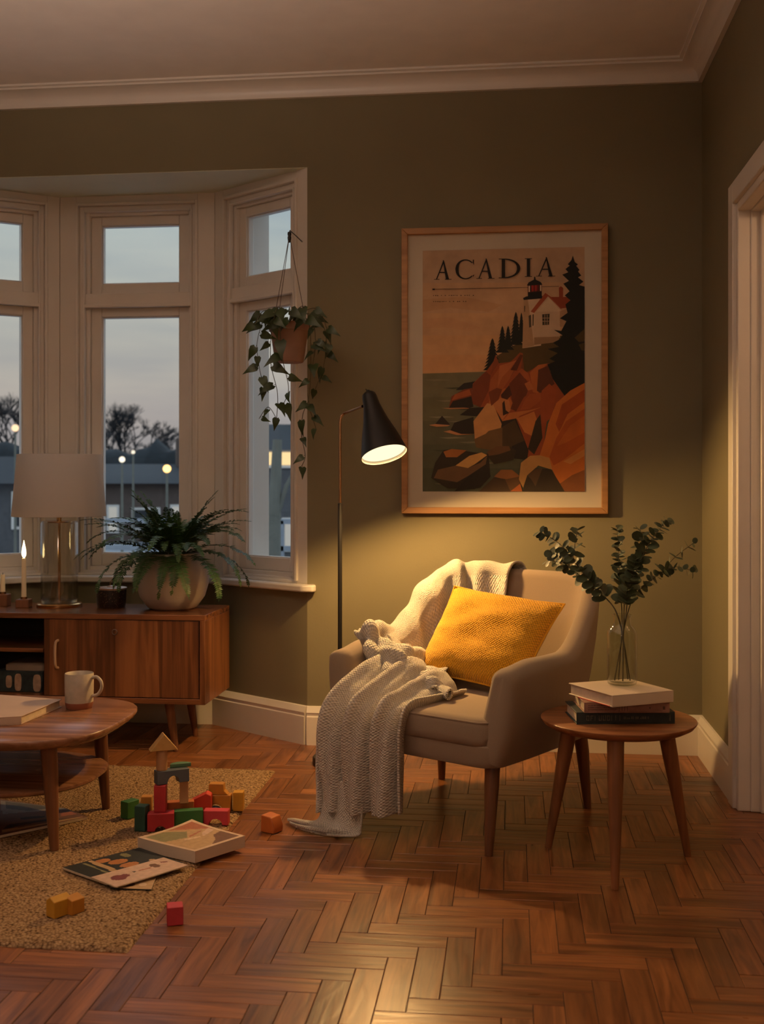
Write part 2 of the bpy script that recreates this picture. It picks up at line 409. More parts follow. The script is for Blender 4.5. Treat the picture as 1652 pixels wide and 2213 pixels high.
# windows of the bay ------------------------------------------------------
def window(idx, i, cuts):
    a, d, n, ln = seg_frame(i)
    def P3(s, o, z): p = a + d * s + n * o; return Vector((p.x, p.y, z))
    def bar(m, s0, s1, o0, o1, z0, z1):
        m.hexa([P3(s0, o0, z0), P3(s1, o0, z0), P3(s0, o1, z0), P3(s1, o1, z0), P3(s0, o0, z1), P3(s1, o0, z1), P3(s0, o1, z1), P3(s1, o1, z1)])
    def ring(m, s0, s1, z0, z1, w, o0, o1, wb=None, wt=None):
        wb = w if wb is None else wb; wt = w if wt is None else wt
        bar(m, s0, s0 + w, o0, o1, z0, z1); bar(m, s1 - w, s1, o0, o1, z0, z1)
        if wb: bar(m, s0 + w, s1 - w, o0, o1, z0, z0 + wb)
        if wt: bar(m, s0 + w, s1 - w, o0, o1, z1 - wt, z1)
    zb, zt = ZSILL, ZS
    m = MB()
    w1, w2 = cuts
    ring(m, 0, ln, zb, zt, w1, 0, .12, wb=.012, wt=.035)                 # flat casing
    ring(m, w1 - .002, ln - w1 + .002, zb + .01, zt - .034, .013, -.010, .02, wb=0)   # bead
    ring(m, w1 + .011, ln - w1 - .011, zb + .01, zt - .047, .020, .012, .12, wb=.012)
    ring(m, w1 + .029, ln - w1 - .029, zb + .02, zt - .066, .008, .004, .03, wb=0)
    s0, s1 = w1 + .031, ln - w1 - .031
    ring(m, s0, s1, zb + .012, zt - .067, .022, .032, .13, wb=.028, wt=.02)
    ztr0, ztr1 = 1.922, 1.985
    bar(m, s0, s1, .018, .12, ztr0, ztr1); bar(m, s0, s1, .006, .03, ztr0 - .004, ztr0 + .012)
    root = struct(m.build('window_%d' % idx, M['trim'], bevel=.0025, seg=2))
    g0, g1 = s0 + .022, s1 - .022
    for (z0, z1, bb, tt) in ((ztr1, zt - .087, .05, .042), (zb + .040, ztr0, .058, .042)):
        m = MB(); ring(m, g0, g1, z0, z1, w2, .052, .098, wb=bb, wt=tt)
        ring(m, g0 + w2 - .001, g1 - w2 + .001, z0 + bb - .001, z1 - tt + .001, .006, .060, .092)
        sash = m.build('sash', M['trim'], parent=root, bevel=.003, seg=2)
        m = MB(); bar(m, g0 + w2 - .002, g1 - w2 + .002, .072, .076, z0 + bb - .002, z1 - tt + .002)
        m.build('pane', M['glass'], parent=sash)
    m = MB(); ring(m, g0 - .015, g1 + .015, zb, zt, .05, .10, .20 if idx != 2 else .13, wb=.05, wt=.06)
    m.build('outer_reveal', M['trim'], parent=root)
    return root
window(1, 0, (.058, .046)); window(2, 1, (.080, .050)); window(3, 2, (.060, .046))
# corner posts closing the gaps between the window frames
mb = MB()
for i in (1, 2):
    p = BP[i]; mb.prism([(p.x + dx, p.y + dy) for dx, dy in ((0, .012), (-.09 if i == 1 else -.005, .012 + (-.0)), (-.10, .16), (.10, .16), (.005 if i == 1 else .09, .012))], ZSILL, ZS)
struct(mb.build('trim_3', M['trim']))

# door casing ---------------------------------------------------------------
mb = MB()
def casing(steps):
    for (x0_, x1_, o0, o1) in steps:     # o: distance outwards from the clear opening
        mb.box(x0_, x1_, DY1 + o0, DY1 + o1, 0, DZ + o1); mb.box(x0_, x1_, DY0 - o1, DY0 - o0, 0, DZ + o1)
        mb.box(x0_, x1_, DY0 - o0, DY1 + o0, DZ + o0, DZ + o1)
casing([(XR - .026, XR + .03, .030, .105), (XR - .014, XR + .03, 0, .031),
        (XR + .028, XR + .060, -.006, .03), (XR + .058, XR + .085, -.022, .03), (XR + .083, XR + .16, -.010, .03)])
struct(mb.build('door_1', M['trim'], bevel=.004, seg=3))

# ------------------------------------------------------------------ armchair
CH = Vector((-.161, 3.73, 0)); CR = math.atan2(-.524, .852)
MCH = Matrix.Translation(CH) @ Matrix.Rotation(CR, 4, 'Z')
chair = thing('armchair', 'beige upholstered armchair with tapered wooden legs below the framed poster', 'armchair', CH, CR)
def A(a, bb, z): return Vector((a, -bb, z))                # a: to the sitter's left, bb: towards the front
half = [(-.340, .285), (-.350, .20), (-.362, .10), (-.360, -.03), (-.350, -.15), (-.322, -.275), (-.262, -.368), (-.165, -.412), (0, -.428)]
half = [Vector((x, y, 0)) for x, y in half]
path = half + [Vector((-p.x, p.y, 0)) for p in reversed(half[:-1])]
path = smooth_line(path, 72)
bot_h = [(-.296, .285), (-.300, .20), (-.302, .10), (-.300, -.05), (-.285, -.15), (-.25, -.23), (-.19, -.278), (-.10, -.297), (0, -.302)]
bot_h = [Vector((x, y, 0)) for x, y in bot_h]
bpath = smooth_line(bot_h + [Vector((-p.x, p.y, 0)) for p in reversed(bot_h[:-1])], 72)
rings = []; SHELL = []
for k in range(73):
    T, B = path[k], bpath[k]
    t = (path[min(k + 1, 72)] - path[max(k - 1, 0)]).normalized(); nin = Vector((t.y, -t.x, 0))
    if nin.dot(Vector((0, 0, 0)) - T + Vector((0, .05, 0))) < 0: nin = -nin
    bb = T.y
    up = sst(-bb, .0, .36)
    H = .572 + (.790 - .572) * up - .018 * sst(bb, .16, .29)
    th = .080 - .022 * sst(-bb, -.05, .25)
    r = th / 2; prof = []
    for f in (0, .12, .3, .5, .7, .88, 1):
        p = B.lerp(T, f ** .85); prof.append(Vector((p.x, p.y, .262 + (H - r - .262) * f)) - nin * (.012 * math.sin(PI * f)))
    cx = T + nin * r
    for s in range(1, 8):
        an = PI - s * PI / 8; prof.append(Vector((cx.x, cx.y, H - r)) + nin * (r * math.cos(an)) + Vector((0, 0, r * math.sin(an))))
    for f in (1, .8, .55, .3, .05):
        p = (B + nin * (th + .015)).lerp(T + nin * th, f ** .85); prof.append(Vector((p.x, p.y, .30 + (H - r - .30) * f)))
    rings.append(prof); SHELL.append((prof, T + nin * r, nin))
def endcap(ring, fwd):
    c = sum(ring, Vector((0, 0, 0))) / len(ring); out = []
    for sh, fo in ((.90, .020), (.62, .032), (.25, .036)):
        # shrink towards the mid line of the section
        rr_ = []
        for j, p in enumerate(ring):
            q_ = ring[len(ring) - 1 - j]; mid = (p + q_) / 2; rr_.append(mid + (p - mid) * sh + Vector((0, fwd * fo, -(1 - sh) * .022 * sst(p.z, .45, .57))))
        out.append(rr_)
    return out
e0, e1 = endcap(rings[0], 1), endcap(rings[-1], 1)
rings = list(reversed(e0)) + rings + e1
mb = MB(); mb.loft([[Vector((p.x * (1.10 if p.x > 0 else 1) + .012, -p.y, p.z)) for p in r_] for r_ in rings])
mb.build('shell', M['upholstery'], chair, angle=70)
# tray under the seat
def rrect(x0, x1, y0, y1, r, n=6):
    o = []
    for cx, cy, a0 in ((x1 - r, y1 - r, 0), (x0 + r, y1 - r, PI / 2), (x0 + r, y0 + r, PI), (x1 - r, y0 + r, 1.5 * PI)):
        for i in range(n + 1): an = a0 + i * PI / 2 / n; o.append((cx + r * math.cos(an), cy + r * math.sin(an)))
    return o
mb = MB(); P = rrect(-.298, .338, -.325, .265, .06)
sh = lambda f, z: [Vector((.01 + (x - .01) * f, -.03 + (y + .03) * f, z)) for x, y in P]
mb.loft([sh(.90, .250), sh(.975, .258), sh(1, .275), sh(1, .32), sh(.97, .33)])
mb.build('seat_base', M['upholstery'], chair)
mb = MB(); P = rrect(-.275, .318, -.335, .26, .055)
sh = lambda f, z: [Vector((.01 + (x - .01) * f, -.04 + (y + .04) * f, z)) for x, y in P]
mb.loft([sh(.965, .318), sh(.99, .326), sh(1, .345), sh(1, .378), sh(.993, .390), sh(.975, .399), sh(.90, .404), sh(.6, .408), sh(.2, .410)])
cu = mb.build('seat_cushion', M['upholstery'], chair, angle=70)
mb = MB(); pts = [Vector((.01 + (x - .01) * .992, -.04 + (y + .04) * .992, .392)) for x, y in P]; mb.tube(pts + pts[:1], .0035, 8, False)
mb.build('piping', M['upholstery'], cu)
for sx, sy in ((1, 1), (1, -1), (-1, 1), (-1, -1)):
    mb = MB(); mb.tube([(sx * .285 + .006, -sy * .27, .275), (sx * .290 + .006, -sy * .283, .20), (sx * .302, -sy * .309, 0)], [.024, .0225, .0125], 14)
    mb.build('leg', M['leg_wood'], chair)

# mustard cushion ----------------------------------------------------------
cush = thing('cushion', 'mustard yellow waffle-woven cushion leaning on the armchair back', 'cushion', CH, CR)
C4 = dict(TL=A(-.200, -.245, .728), TR=A(.255, -.235, .694), BL=A(-.195, -.000, .452), BR=A(.225, .015, .425))
nrm = (C4['TR'] - C4['TL']).cross(C4['BL'] - C4['TL']).normalized()
if nrm.y > 0: nrm = -nrm
mb = MB(); R_ = 26
for side in (1, -1):
    G = []
    for i in range(R_ + 1):
        row = []
        for j in range(R_ + 1):
            p, q_ = -1 + 2 * j / R_, -1 + 2 * i / R_
            pin = 1 - .055 * (1 - p * p) * abs(q_) ** 3; qin = 1 - .055 * (1 - q_ * q_) * abs(p) ** 3
            uu, vv = (p * qin + 1) / 2, (q_ * pin + 1) / 2
            base = (C4['BL'] * (1 - uu) + C4['BR'] * uu) * (1 - vv) + (C4['TL'] * (1 - uu) + C4['TR'] * uu) * vv
            h = .072 * ((1 - abs(p) ** 2.6) * (1 - abs(q_) ** 2.6)) ** .55
            wr = mnoise.noise(Vector((p * 2.2, q_ * 2.2, 3.1))) * .013 + mnoise.noise(Vector((p * 2.0 - q_, q_ * 6 + p * 1.5, 9))) * .008
            row.append(base + nrm * side * (h + wr * (1 - max(abs(p), abs(q_)) ** 4)))
        G.append(row)
    mb.grid(G, uvs=lambda a, b_: (b_ / R_ * .44, a / R_ * .36))
bmesh.ops.remove_doubles(mb.bm, verts=mb.bm.verts[:], dist=.0004)
cc = mb.build('cover', M['mustard'], cush, angle=80)
mb = MB(); ed = []
for p_, q_ in [(t / 10, -1) for t in range(-10, 10)] + [(1, t / 10) for t in range(-10, 10)] + [(-t / 10, 1) for t in range(-10, 10)] + [(-1, -t / 10) for t in range(-10, 11)]:
    pin = 1 - .055 * (1 - p_ * p_); qin = 1 - .055 * (1 - q_ * q_)
    uu, vv = (p_ * (qin if abs(p_) == 1 else 1) + 1) / 2, (q_ * (pin if abs(q_) == 1 else 1) + 1) / 2
    ed.append((C4['BL'] * (1 - uu) + C4['BR'] * uu) * (1 - vv) + (C4['TL'] * (1 - uu) + C4['TR'] * uu) * vv)
mb.tube(ed, .0035, 8, False); mb.build('seam', M['mustard'], cush)

# knitted throw -------------------------------------------------------------
mb = MB()
def sheet(ctrl, nu, nv, fold, seed=0):
    rows = [[A(*p) for p in r_] for r_ in ctrl]
    nr, ncol = len(rows), len(rows[0])
    G0 = []
    for i in range(nu + 1):
        t = i * (nr - 1) / nu
        cols = [cat([rows[k][j] for k in range(nr)], t) for j in range(ncol)]
        G0.append([cat(cols, j * (ncol - 1) / nv) for j in range(nv + 1)])
    G = []; acc_u = [0]
    for i in range(1, nu + 1): acc_u.append(acc_u[-1] + (G0[i][nv // 2] - G0[i - 1][nv // 2]).length)
    wid = sum((G0[nu // 2][j] - G0[nu // 2][j - 1]).length for j in range(1, nv + 1))
    for i in range(nu + 1):
        row = []
        for j in range(nv + 1):
            du = G0[min(i + 1, nu)][j] - G0[max(i - 1, 0)][j]; dv = G0[i][min(j + 1, nv)] - G0[i][max(j - 1, 0)]
            n_ = du.cross(dv); n_ = n_.normalized() if n_.length > 1e-9 else Vector((0, 0, 1))
            row.append(G0[i][j] - n_ * fold(i / nu, j / nv))
        G.append(row)
    mb.grid(G, uvs=lambda a_, b_: (b_ / nv * wid, acc_u[min(a_, nu)]))
def shell_at(kf, jf):
    """point and outward direction on the chair shell: kf along the back, jf up the outside, over the top and down the inside"""
    k = max(0, min(71, int(kf))); fk = kf - k; j = max(0, min(17, int(jf))); fj = jf - j
    P_ = lambda kk, jj: SHELL[kk][0][jj]
    p = (P_(k, j) * (1 - fj) + P_(k, j + 1) * fj) * (1 - fk) + (P_(k + 1, j) * (1 - fj) + P_(k + 1, j + 1) * fj) * fk
    tj = P_(k, j + 1) - P_(k, j); tk_ = P_(k + 1, j) - P_(k, j); n_ = tj.cross(tk_).normalized(); c_ = SHELL[k][1]
    if n_.dot(p - Vector((c_.x, c_.y, min(p.z, c_.z)))) < 0: n_ = -n_
    return Vector((p.x + .012, -p.y, p.z)), Vector((n_.x, -n_.y, n_.z))
# over the left half of the back and down its inner face, in soft pleats
KA, KB, JA, JB = 10.5, 35.4, 4.2, 16.6; nu, nv = 70, 96; G = []
for i in range(nu + 1):
    row = []
    for j in range(nv + 1):
        v_ = j / nv; u_ = i / nu
        kk_, jj_ = KA + (KB - .9 * u_ - KA) * v_, JA + (JB - JA) * u_
        p, n_ = shell_at(kk_, jj_)
        for dj in (-1.4, -.7, .7, 1.4): n_ = n_ + shell_at(kk_, jj_ + dj)[1]
        n_.normalize()
        ple = .5 + .5 * math.sin(v_ * 30 + 1.2 * math.sin(u_ * 3) + 1.0)
        ple2 = .5 + .5 * math.sin(v_ * 51 + u_ * 2)
        amp = .021 * (.45 + .70 * sst(u_, .45, .9)) * sst(v_, .05, .35)
        h = .014 + amp * ple ** 1.3 + .005 * ple2 + .004 * mnoise.noise(Vector((u_ * 5, v_ * 7, 3)))
        q_ = p + n_ * h; q_.y = q_.y
        row.append(q_)
    G.append(row)
mb.grid(G, uvs=lambda a_, b_: (b_ / nv * .62, a_ / nu * .50))
# bunching over the arm and onto the seat
ctrlA = [
 [(-.365, -.120, .545), (-.30, -.180, .515), (-.21, -.200, .470), (-.13, -.215, .450), (-.07, -.225, .44)],
 [(-.378, -.070, .590), (-.30, -.120, .560), (-.21, -.150, .500), (-.13, -.165, .480), (-.07, -.175, .48)],
 [(-.375, .030, .586), (-.30, -.020, .578), (-.22, -.05, .510), (-.14, -.070, .468), (-.08, -.085, .455)],
 [(-.362, .105, .588), (-.29, .080, .594), (-.215, .060, .545), (-.13, .040, .490), (-.06, .020, .455)],
 [(-.340, .150, .585), (-.270, .150, .590), (-.195, .140, .550), (-.11, .115, .490), (-.02, .085, .445)],
 [(-.280, .175, .520), (-.235, .190, .530), (-.165, .185, .520), (-.08, .165, .475), (.02, .130, .432)],
 [(-.262, .180, .450), (-.215, .205, .455), (-.14, .215, .455), (-.05, .200, .440), (.05, .160, .420)],
]
def foldA(u_, v_):
    w = .30 + .7 * sst(u_, .15, .45)
    side = sst(v_, .0, .12)
    return side * (.018 * w * math.sin(v_ * 17 + 2.2 * u_) + .008 * w * math.sin(v_ * 31 - 5 * u_ + 1)) + .010 * sst(u_, .3, .6) * math.sin(u_ * 36 + v_ * 5) + .012 * sst(u_, .4, .8) * mnoise.noise(Vector((u_ * 6, v_ * 5, 2)))
sheet(ctrlA, 110, 60, foldA)
# from the seat over the front edge down to the floor
ctrlB = [
 [(-.245, .090, .470), (-.190, .070, .485), (-.12, .060, .478), (-.04, .060, .455), (.055, .060, .425)],
 [(-.255, .165, .500), (-.195, .150, .515), (-.12, .140, .505), (-.035, .130, .470), (.062, .120, .424)],
 [(-.268, .255, .478), (-.205, .245, .485), (-.125, .230, .472), (-.040, .205, .448), (.056, .180, .420)],
 [(-.278, .335, .432), (-.215, .330, .440), (-.130, .310, .435), (-.045, .285, .425), (.045, .255, .414)],
 [(-.285, .385, .372), (-.222, .385, .382), (-.135, .375, .388), (-.050, .355, .392), (.030, .335, .396)],
 [(-.288, .405, .295), (-.225, .408, .305), (-.140, .400, .315), (-.055, .385, .325), (.025, .365, .340)],
 [(-.280, .412, .205), (-.220, .412, .215), (-.140, .405, .225), (-.055, .390, .235), (.024, .372, .25)],
 [(-.265, .415, .120), (-.212, .412, .130), (-.138, .405, .140), (-.055, .392, .150), (.022, .375, .165)],
 [(-.256, .420, .055), (-.208, .415, .065), (-.136, .406, .070), (-.055, .394, .075), (.022, .377, .085)],
]
def foldB(u_, v_):
    w = .55 + .45 * sst(u_, .3, .55)
    return w * (.034 * (math.sin(v_ * 22 + .6 * math.sin(u_ * 4)) - .25 * math.cos(v_ * 44)) + .008 * math.sin(v_ * 45 + 2 + 2 * u_)) + .010 * (1 - sst(u_, .2, .5)) * mnoise.noise(Vector((u_ * 9, v_ * 6, 7)))
sheet(ctrlB, 90, 80, foldB)
# the left corner that reaches the floor and trails away
ctrlC = [
 [(-.272, .405, .16), (-.240, .412, .16), (-.200, .408, .16), (-.150, .402, .16), (-.105, .398, .16)],
 [(-.264, .418, .10), (-.235, .424, .10), (-.196, .42, .10), (-.148, .412, .10), (-.102, .405, .10)],
 [(-.262, .425, .045), (-.232, .436, .05), (-.190, .432, .048), (-.142, .426, .040), (-.098, .415, .035)],
 [(-.275, .440, .026), (-.240, .458, .030), (-.190, .458, .026), (-.140, .450, .018), (-.095, .432, .013)],
 [(-.310, .450, .024), (-.275, .470, .026), (-.235, .475, .020), (-.19, .472, .014), (-.145, .460, .009)],
 [(-.350, .448, .020), (-.325, .466, .022), (-.295, .474, .016), (-.265, .478, .011), (-.235, .476, .008)],
 [(-.385, .440, .010), (-.372, .452, .012), (-.355, .462, .011), (-.338, .468, .009), (-.320, .470, .007)],
]
sheet(ctrlC, 50, 40, lambda u_, v_: .006 * math.sin(v_ * 15 + u_ * 3) * (1 - .6 * u_))
# twisted end lying on the seat by the cushion
ctrlD = [[(-.10 + .035 * k, .075 + .022 * k + .02 * math.cos(an), .452 - .004 * k + .022 * (1 - .1 * k) * math.sin(an)) for an in [2 * PI * t / 8 for t in range(9)]] for k in range(6)]
sheet(ctrlD, 30, 32, lambda u_, v_: .004 * math.sin(v_ * 12.5 + u_ * 14))
throw = mb.build('throw_blanket', M['knit'], None, angle=180, solid=.007, off=0)
move(throw, CH, CR); tag(throw, 'cream knitted throw draped over the armchair and trailing on the floor', 'blanket')

# ------------------------------------------------------------------ floor lamp
lampf = thing('floor_lamp', 'black cone floor lamp with brass pole, lit behind the armchair', 'lamp', (-.668, 4.334, 0))
mb = MB(); mb.lathe([(.01, 0), (.104, 0), (.108, .004), (.108, .026), (.104, .030), (.02, .031)], n=56); mb.build('base', M['black'], lampf)
mb = MB(); mb.lathe([(.0085, .03), (.0085, 1.022), (.006, 1.024)], n=20); mb.build('pole', M['black'], lampf)
SH_TOP = at(797, 850, 4.22); SH_OP = at(831, 983, 4.13); LO = Vector((-.668, 4.334, 0))
armend = at(784, 878, 4.235)
mb = MB(); pl = [(0, 0, 1.02), (0, 0, 1.2), (0, 0, 1.335), (.001, 0, 1.352), (.006, 0, 1.365), (.016, .0, 1.376)]
pl += [tuple((Vector((.016, 0, 1.376))).lerp(armend - LO, t)) for t in (.35, .7, 1)]
mb.tube(pl, .0055, 14); mb.build('brass_arm', M['copper'], lampf, angle=60)
ax = (SH_OP - SH_TOP); SL = ax.length; ax.normalize()
rotS = ax.to_track_quat('Z', 'Y').to_matrix().to_4x4()
MS = Matrix.Translation(SH_TOP - LO) @ rotS
mb = MB(); prof = [(.002, -.004), (.018, -.002), (.026, .006), (.0285, .018), (.0325, .055), (.047, .115), (.068, .18), (.089, SL)]
mb.lathe(prof, n=56, M4=MS, caps=False); mb.mi = 1
mb.lathe([(r_ - .003, z_) for r_, z_ in reversed(prof[1:])], n=56, M4=MS, caps=False); mb.mi = 0
mb.lathe([(.089, SL), (.086, SL)], n=56, M4=MS, caps=False)
shade = mb.build('lamp_shade', [M['black'], M['shade_in']], lampf, angle=50)
mb = MB(); mb.lathe([(.0815, SL - .012), (.0815, SL - .014)], n=48, M4=MS); mb.build('diffuser', M['bulb'], shade)
mb = MB(); mb.tube([SH_TOP - LO, SH_TOP - LO - ax * .012], [.009, .007], 12); mb.tube([SH_TOP - LO - ax * .010, SH_TOP - LO - ax * .016 + Vector((-.008, 0, .002))], .0018, 6); mb.build('switch', M['black'], shade)

# ------------------------------------------------------------------ framed poster
PX0, PX1, PZ0, PZ1 = -.452, .392, .976, 2.158
PYF = YB - .038
poster = thing('framed_poster', 'large oak-framed travel poster of a lighthouse on orange rocks above the armchair', 'picture', ((PX0 + PX1) / 2, YB, PZ0))
ox, oz = (PX0 + PX1) / 2, PZ0
hwid, hh = (PX1 - PX0) / 2, PZ1 - PZ0
mb = MB(); fw = .026
for q4 in ([(-hwid, 0), (hwid, 0), (hwid - fw, fw), (-hwid + fw, fw)], [(-hwid, hh), (-hwid + fw, hh - fw), (hwid - fw, hh - fw), (hwid, hh)],
           [(-hwid, 0), (-hwid + fw, fw), (-hwid + fw, hh - fw), (-hwid, hh)], [(hwid, 0), (hwid, hh), (hwid - fw, hh - fw), (hwid - fw, fw)]):
    mb.prism(q4, -.038, -.002, lambda x, y, h: Vector((x, h, y)))
mb.build('frame', M['frame_wood'], poster, bevel=.0025)
mb = MB(); mb.box(-hwid + fw - .004, hwid - fw + .004, -.022, -.004, fw - .004, hh - fw + .004); mb.build('mount', M['mat_board'], poster)
# the print: flat shapes drawn from the printed picture, in its own units
PW0, PW1 = -hwid + (217 - 62) / (1558 - 62) * 2 * hwid, -hwid + (1392 - 62) / (1558 - 62) * 2 * hwid
PH0, PH1 = hh * (2147 - 1987) / (2147 - 75), hh * (2147 - 236) / (2147 - 75)
prm = []; prk = {}
def pcol(c):
    k = tuple(round(x, 4) for x in lin(c))
    if k not in prk: prk[k] = len(prm); prm.append(mat('print ink %d' % len(prm), k, .75, var=.10, vscale=18))
    return prk[k]
mb = MB(); lay = [0]
def pp(cx, cy, l):
    u_ = (cx - 217) / 1175; top = 247 - 22 * u_
    w_ = (1987 - cy) / (1987 - top)
    return Vector((PW0 + (PW1 - PW0) * min(1, max(0, u_)), -.0225 - l * .00004, PH0 + (PH1 - PH0) * min(1, max(0, w_))))
def pg(c, pts):
    lay[0] += 1; mb.mi = pcol(c)
    vs = [mb.bm.verts.new(pp(x, y, lay[0])) for x, y in pts]
    f = mb.face(vs)
    if f: f.normal_update(); bmesh.ops.triangulate(mb.bm, faces=[f])
SKY = ['#b99a7c', '#c29c78', '#c89e74', '#cd9f70', '#cf9c6a']
for k, (y0_, y1_) in enumerate(((200, 480), (480, 700), (700, 860), (860, 1000), (1000, 1140))): pg(SKY[k], [(217, y0_), (1392, y0_), (1392, y1_ + 2), (217, y1_ + 2)])
pg('#c79a70', [(217, 740), (420, 730), (640, 800), (560, 830), (380, 800), (217, 810)])
pg('#bd946c', [(217, 600), (520, 580), (800, 640), (700, 690), (420, 660), (217, 690)])
SEA = ['#6f6a4e', '#686447', '#5e5d44', '#565840', '#4f533c']
for k in range(5): pg(SEA[k], [(217, 1135 + k * 171 - (0 if k else 0)), (760 if k == 0 else 1392, 1120 + k * 175), (1392, 1310 + k * 171), (217, 1310 + k * 171)])
for k in range(16):
    y_ = 1180 + k * 50 + (k % 3) * 9; x_ = 230 + (k * 137) % 330
    pg(('#7d765a', '#464a35', '#858064')[k % 3], [(x_, y_), (x_ + 90 + (k * 31) % 110, y_ - 5), (x_ + 200, y_ + 3), (x_ + 70, y_ + 9)])
TREE = '#15170f'
def tree(cx, top, bot, wd, n, c=TREE):
    pts = [(cx, top)]; Lp = []
    for k in range(n):
        f = (k + 1) / n; y_ = top + (bot - top) * f; w_ = wd * (.12 + .88 * f)
        pts += [(cx + w_, y_), (cx + w_ * .55, y_ - (bot - top) / n * .25)] if k < n - 1 else [(cx + w_, y_)]
        Lp += [(cx - w_, y_ + 4), (cx - w_ * .55, y_ - (bot - top) / n * .25)] if k < n - 1 else [(cx - w_, y_)]
    pg(c, pts + list(reversed(Lp)))
# far headland
pg('#2c2620', [(460, 1255), (520, 1205), (610, 1190), (700, 1190), (640, 1250)])
pg('#7c4526', [(710, 1110), (780, 1010), (900, 930), (960, 925), (1240, 960), (1392, 900), (1392, 1400), (700, 1400), (580, 1250)])
pg('#55421f', [(760, 1010), (880, 935), (945, 915), (1200, 870), (1392, 820), (1392, 1140), (1130, 1060), (960, 1130), (945, 990), (840, 1060), (770, 1070)])
tree(728, 880, 1112, 68, 9); tree(800, 790, 985, 50, 8); tree(842, 790, 965, 44, 8); tree(898, 690, 930, 56, 9); tree(938, 695, 910, 36, 9)
# keeper's house and light tower
pg('#cfb294', [(955, 605), (1080, 590), (1080, 935), (945, 955)]); pg('#b3906c', [(955, 605), (985, 602), (1030, 935), (945, 955)])
pg('#c9ac8e', [(1030, 690), (1135, 565), (1225, 680), (1215, 880), (1030, 880)]); pg('#d5bb9b', [(1050, 690), (1135, 590), (1215, 680), (1210, 690)])
pg('#9c4a2a', [(1005, 690), (1110, 555), (1160, 590), (1240, 660), (1222, 672), (1130, 580), (1030, 700)]); pg('#8e3d22', [(1150, 585), (1280, 585), (1300, 660), (1225, 668)])
pg('#8e3d22', [(1210, 590), (1208, 520), (1222, 508), (1238, 520), (1238, 590)])
pg('#b08c68', [(1215, 690), (1290, 660), (1290, 800), (1215, 800)]); pg('#9c7a58', [(1030, 876), (1215, 870), (1200, 910), (1030, 930)])
pg('#3a3226', [(1088, 710), (1142, 706), (1138, 785), (1090, 788)])
for x_ in (1105, 1122): pg('#b99b7c', [(x_, 712), (x_ + 4, 712), (x_ + 4, 784), (x_, 784)])
for y_ in (735, 758): pg('#b99b7c', [(1090, y_), (1140, y_), (1140, y_ + 4), (1090, y_ + 4)])
pg('#4e4232', [(990, 720), (1008, 712), (1010, 800), (994, 806)]); pg('#4e4232', [(1018, 712), (1028, 708), (1026, 790), (1018, 794)]); pg('#5a4a36', [(958, 650), (966, 648), (964, 690), (958, 692)])
pg('#16130f', [(950, 592), (975, 580), (1090, 578), (1085, 596), (955, 606)]); pg('#16130f', [(985, 548), (1085, 540), (1086, 590), (985, 596)])
pg('#5c2018', [(985, 500), (1086, 494), (1085, 545), (985, 552)]); pg('#a02a22', [(1010, 502), (1060, 499), (1058, 540), (1012, 544)]); pg('#d8c0a0', [(990, 505), (1000, 504), (1000, 548), (990, 549)]); pg('#d8c0a0', [(1072, 500), (1082, 499), (1082, 541), (1072, 542)])
for x_ in (1003, 1028, 1052, 1066): pg('#16130f', [(x_, 500), (x_ + 4, 499), (x_ + 4, 548), (x_, 548)])
pg('#1a1712', [(978, 502), (990, 480), (1028, 460), (1030, 440), (1038, 438), (1042, 460), (1078, 478), (1090, 496)])
# big fir
tr = [(1308, 288), (1322, 335), (1345, 352), (1332, 362), (1356, 392), (1345, 402), (1368, 432), (1345, 445), (1384, 476), (1352, 500), (1392, 512), (1392, 1240), (1330, 1290), (1260, 1330), (1180, 1290), (1120, 1200), (1080, 1150), (1150, 1120), (1090, 1085), (1180, 1050), (1140, 1030), (1200, 990), (1128, 960), (1210, 945), (1165, 915), (1215, 890), (1235, 862), (1172, 822), (1225, 830), (1262, 760), (1215, 740), (1270, 700), (1255, 640), (1290, 610), (1250, 575), (1284, 545), (1240, 490), (1280, 470), (1232, 425), (1275, 408), (1255, 385), (1286, 360), (1272, 350), (1298, 320)]
pg('#12150e', tr)
pg('#4d3c1c', [(1320, 880), (1392, 815), (1392, 905), (1350, 910)]); pg('#4a3a1b', [(1350, 930), (1392, 915), (1392, 975), (1370, 970)])
R1, R2, R3, R4, R5 = '#b5642f', '#9a4a22', '#7a3a1e', '#c98a4e', '#2d241a'
# cliff faces
pg(R2, [(690, 1110), (735, 1050), (752, 1000), (775, 1062), (862, 1052), (928, 985), (950, 1000), (935, 1100), (985, 1130), (1060, 1075), (1125, 1065), (1132, 1130), (1250, 1300), (1180, 1400), (800, 1420), (640, 1380), (575, 1320), (585, 1210)])
pg('#8f4824', [(770, 1110), (870, 1060), (930, 985), (950, 990), (900, 1110), (830, 1200), (760, 1260)]); pg(R3, [(585, 1215), (680, 1120), (715, 1150), (700, 1260), (640, 1380), (572, 1350)])
pg('#a85a2c', [(715, 1180), (790, 1080), (905, 1060), (850, 1180), (800, 1250), (700, 1330)]); pg('#6d3319', [(850, 1210), (930, 1125), (1000, 1220), (960, 1330), (880, 1400)])
pg(R1, [(1000, 1130), (1060, 1075), (1125, 1065), (1080, 1120), (1060, 1280), (1020, 1270)]); pg('#5b2d18', [(1060, 1110), (1130, 1080), (1180, 1220), (1100, 1300), (1050, 1260)])
pg(R3, [(410, 1385), (430, 1300), (520, 1250), (580, 1240), (575, 1380)]); pg('#a5562a', [(430, 1330), (455, 1285), (560, 1250), (575, 1290), (500, 1310)]); pg(R5, [(410, 1385), (440, 1335), (575, 1300), (590, 1375), (560, 1385)])
pg('#c98a5a', [(360, 1385), (520, 1382), (580, 1388), (420, 1392)])
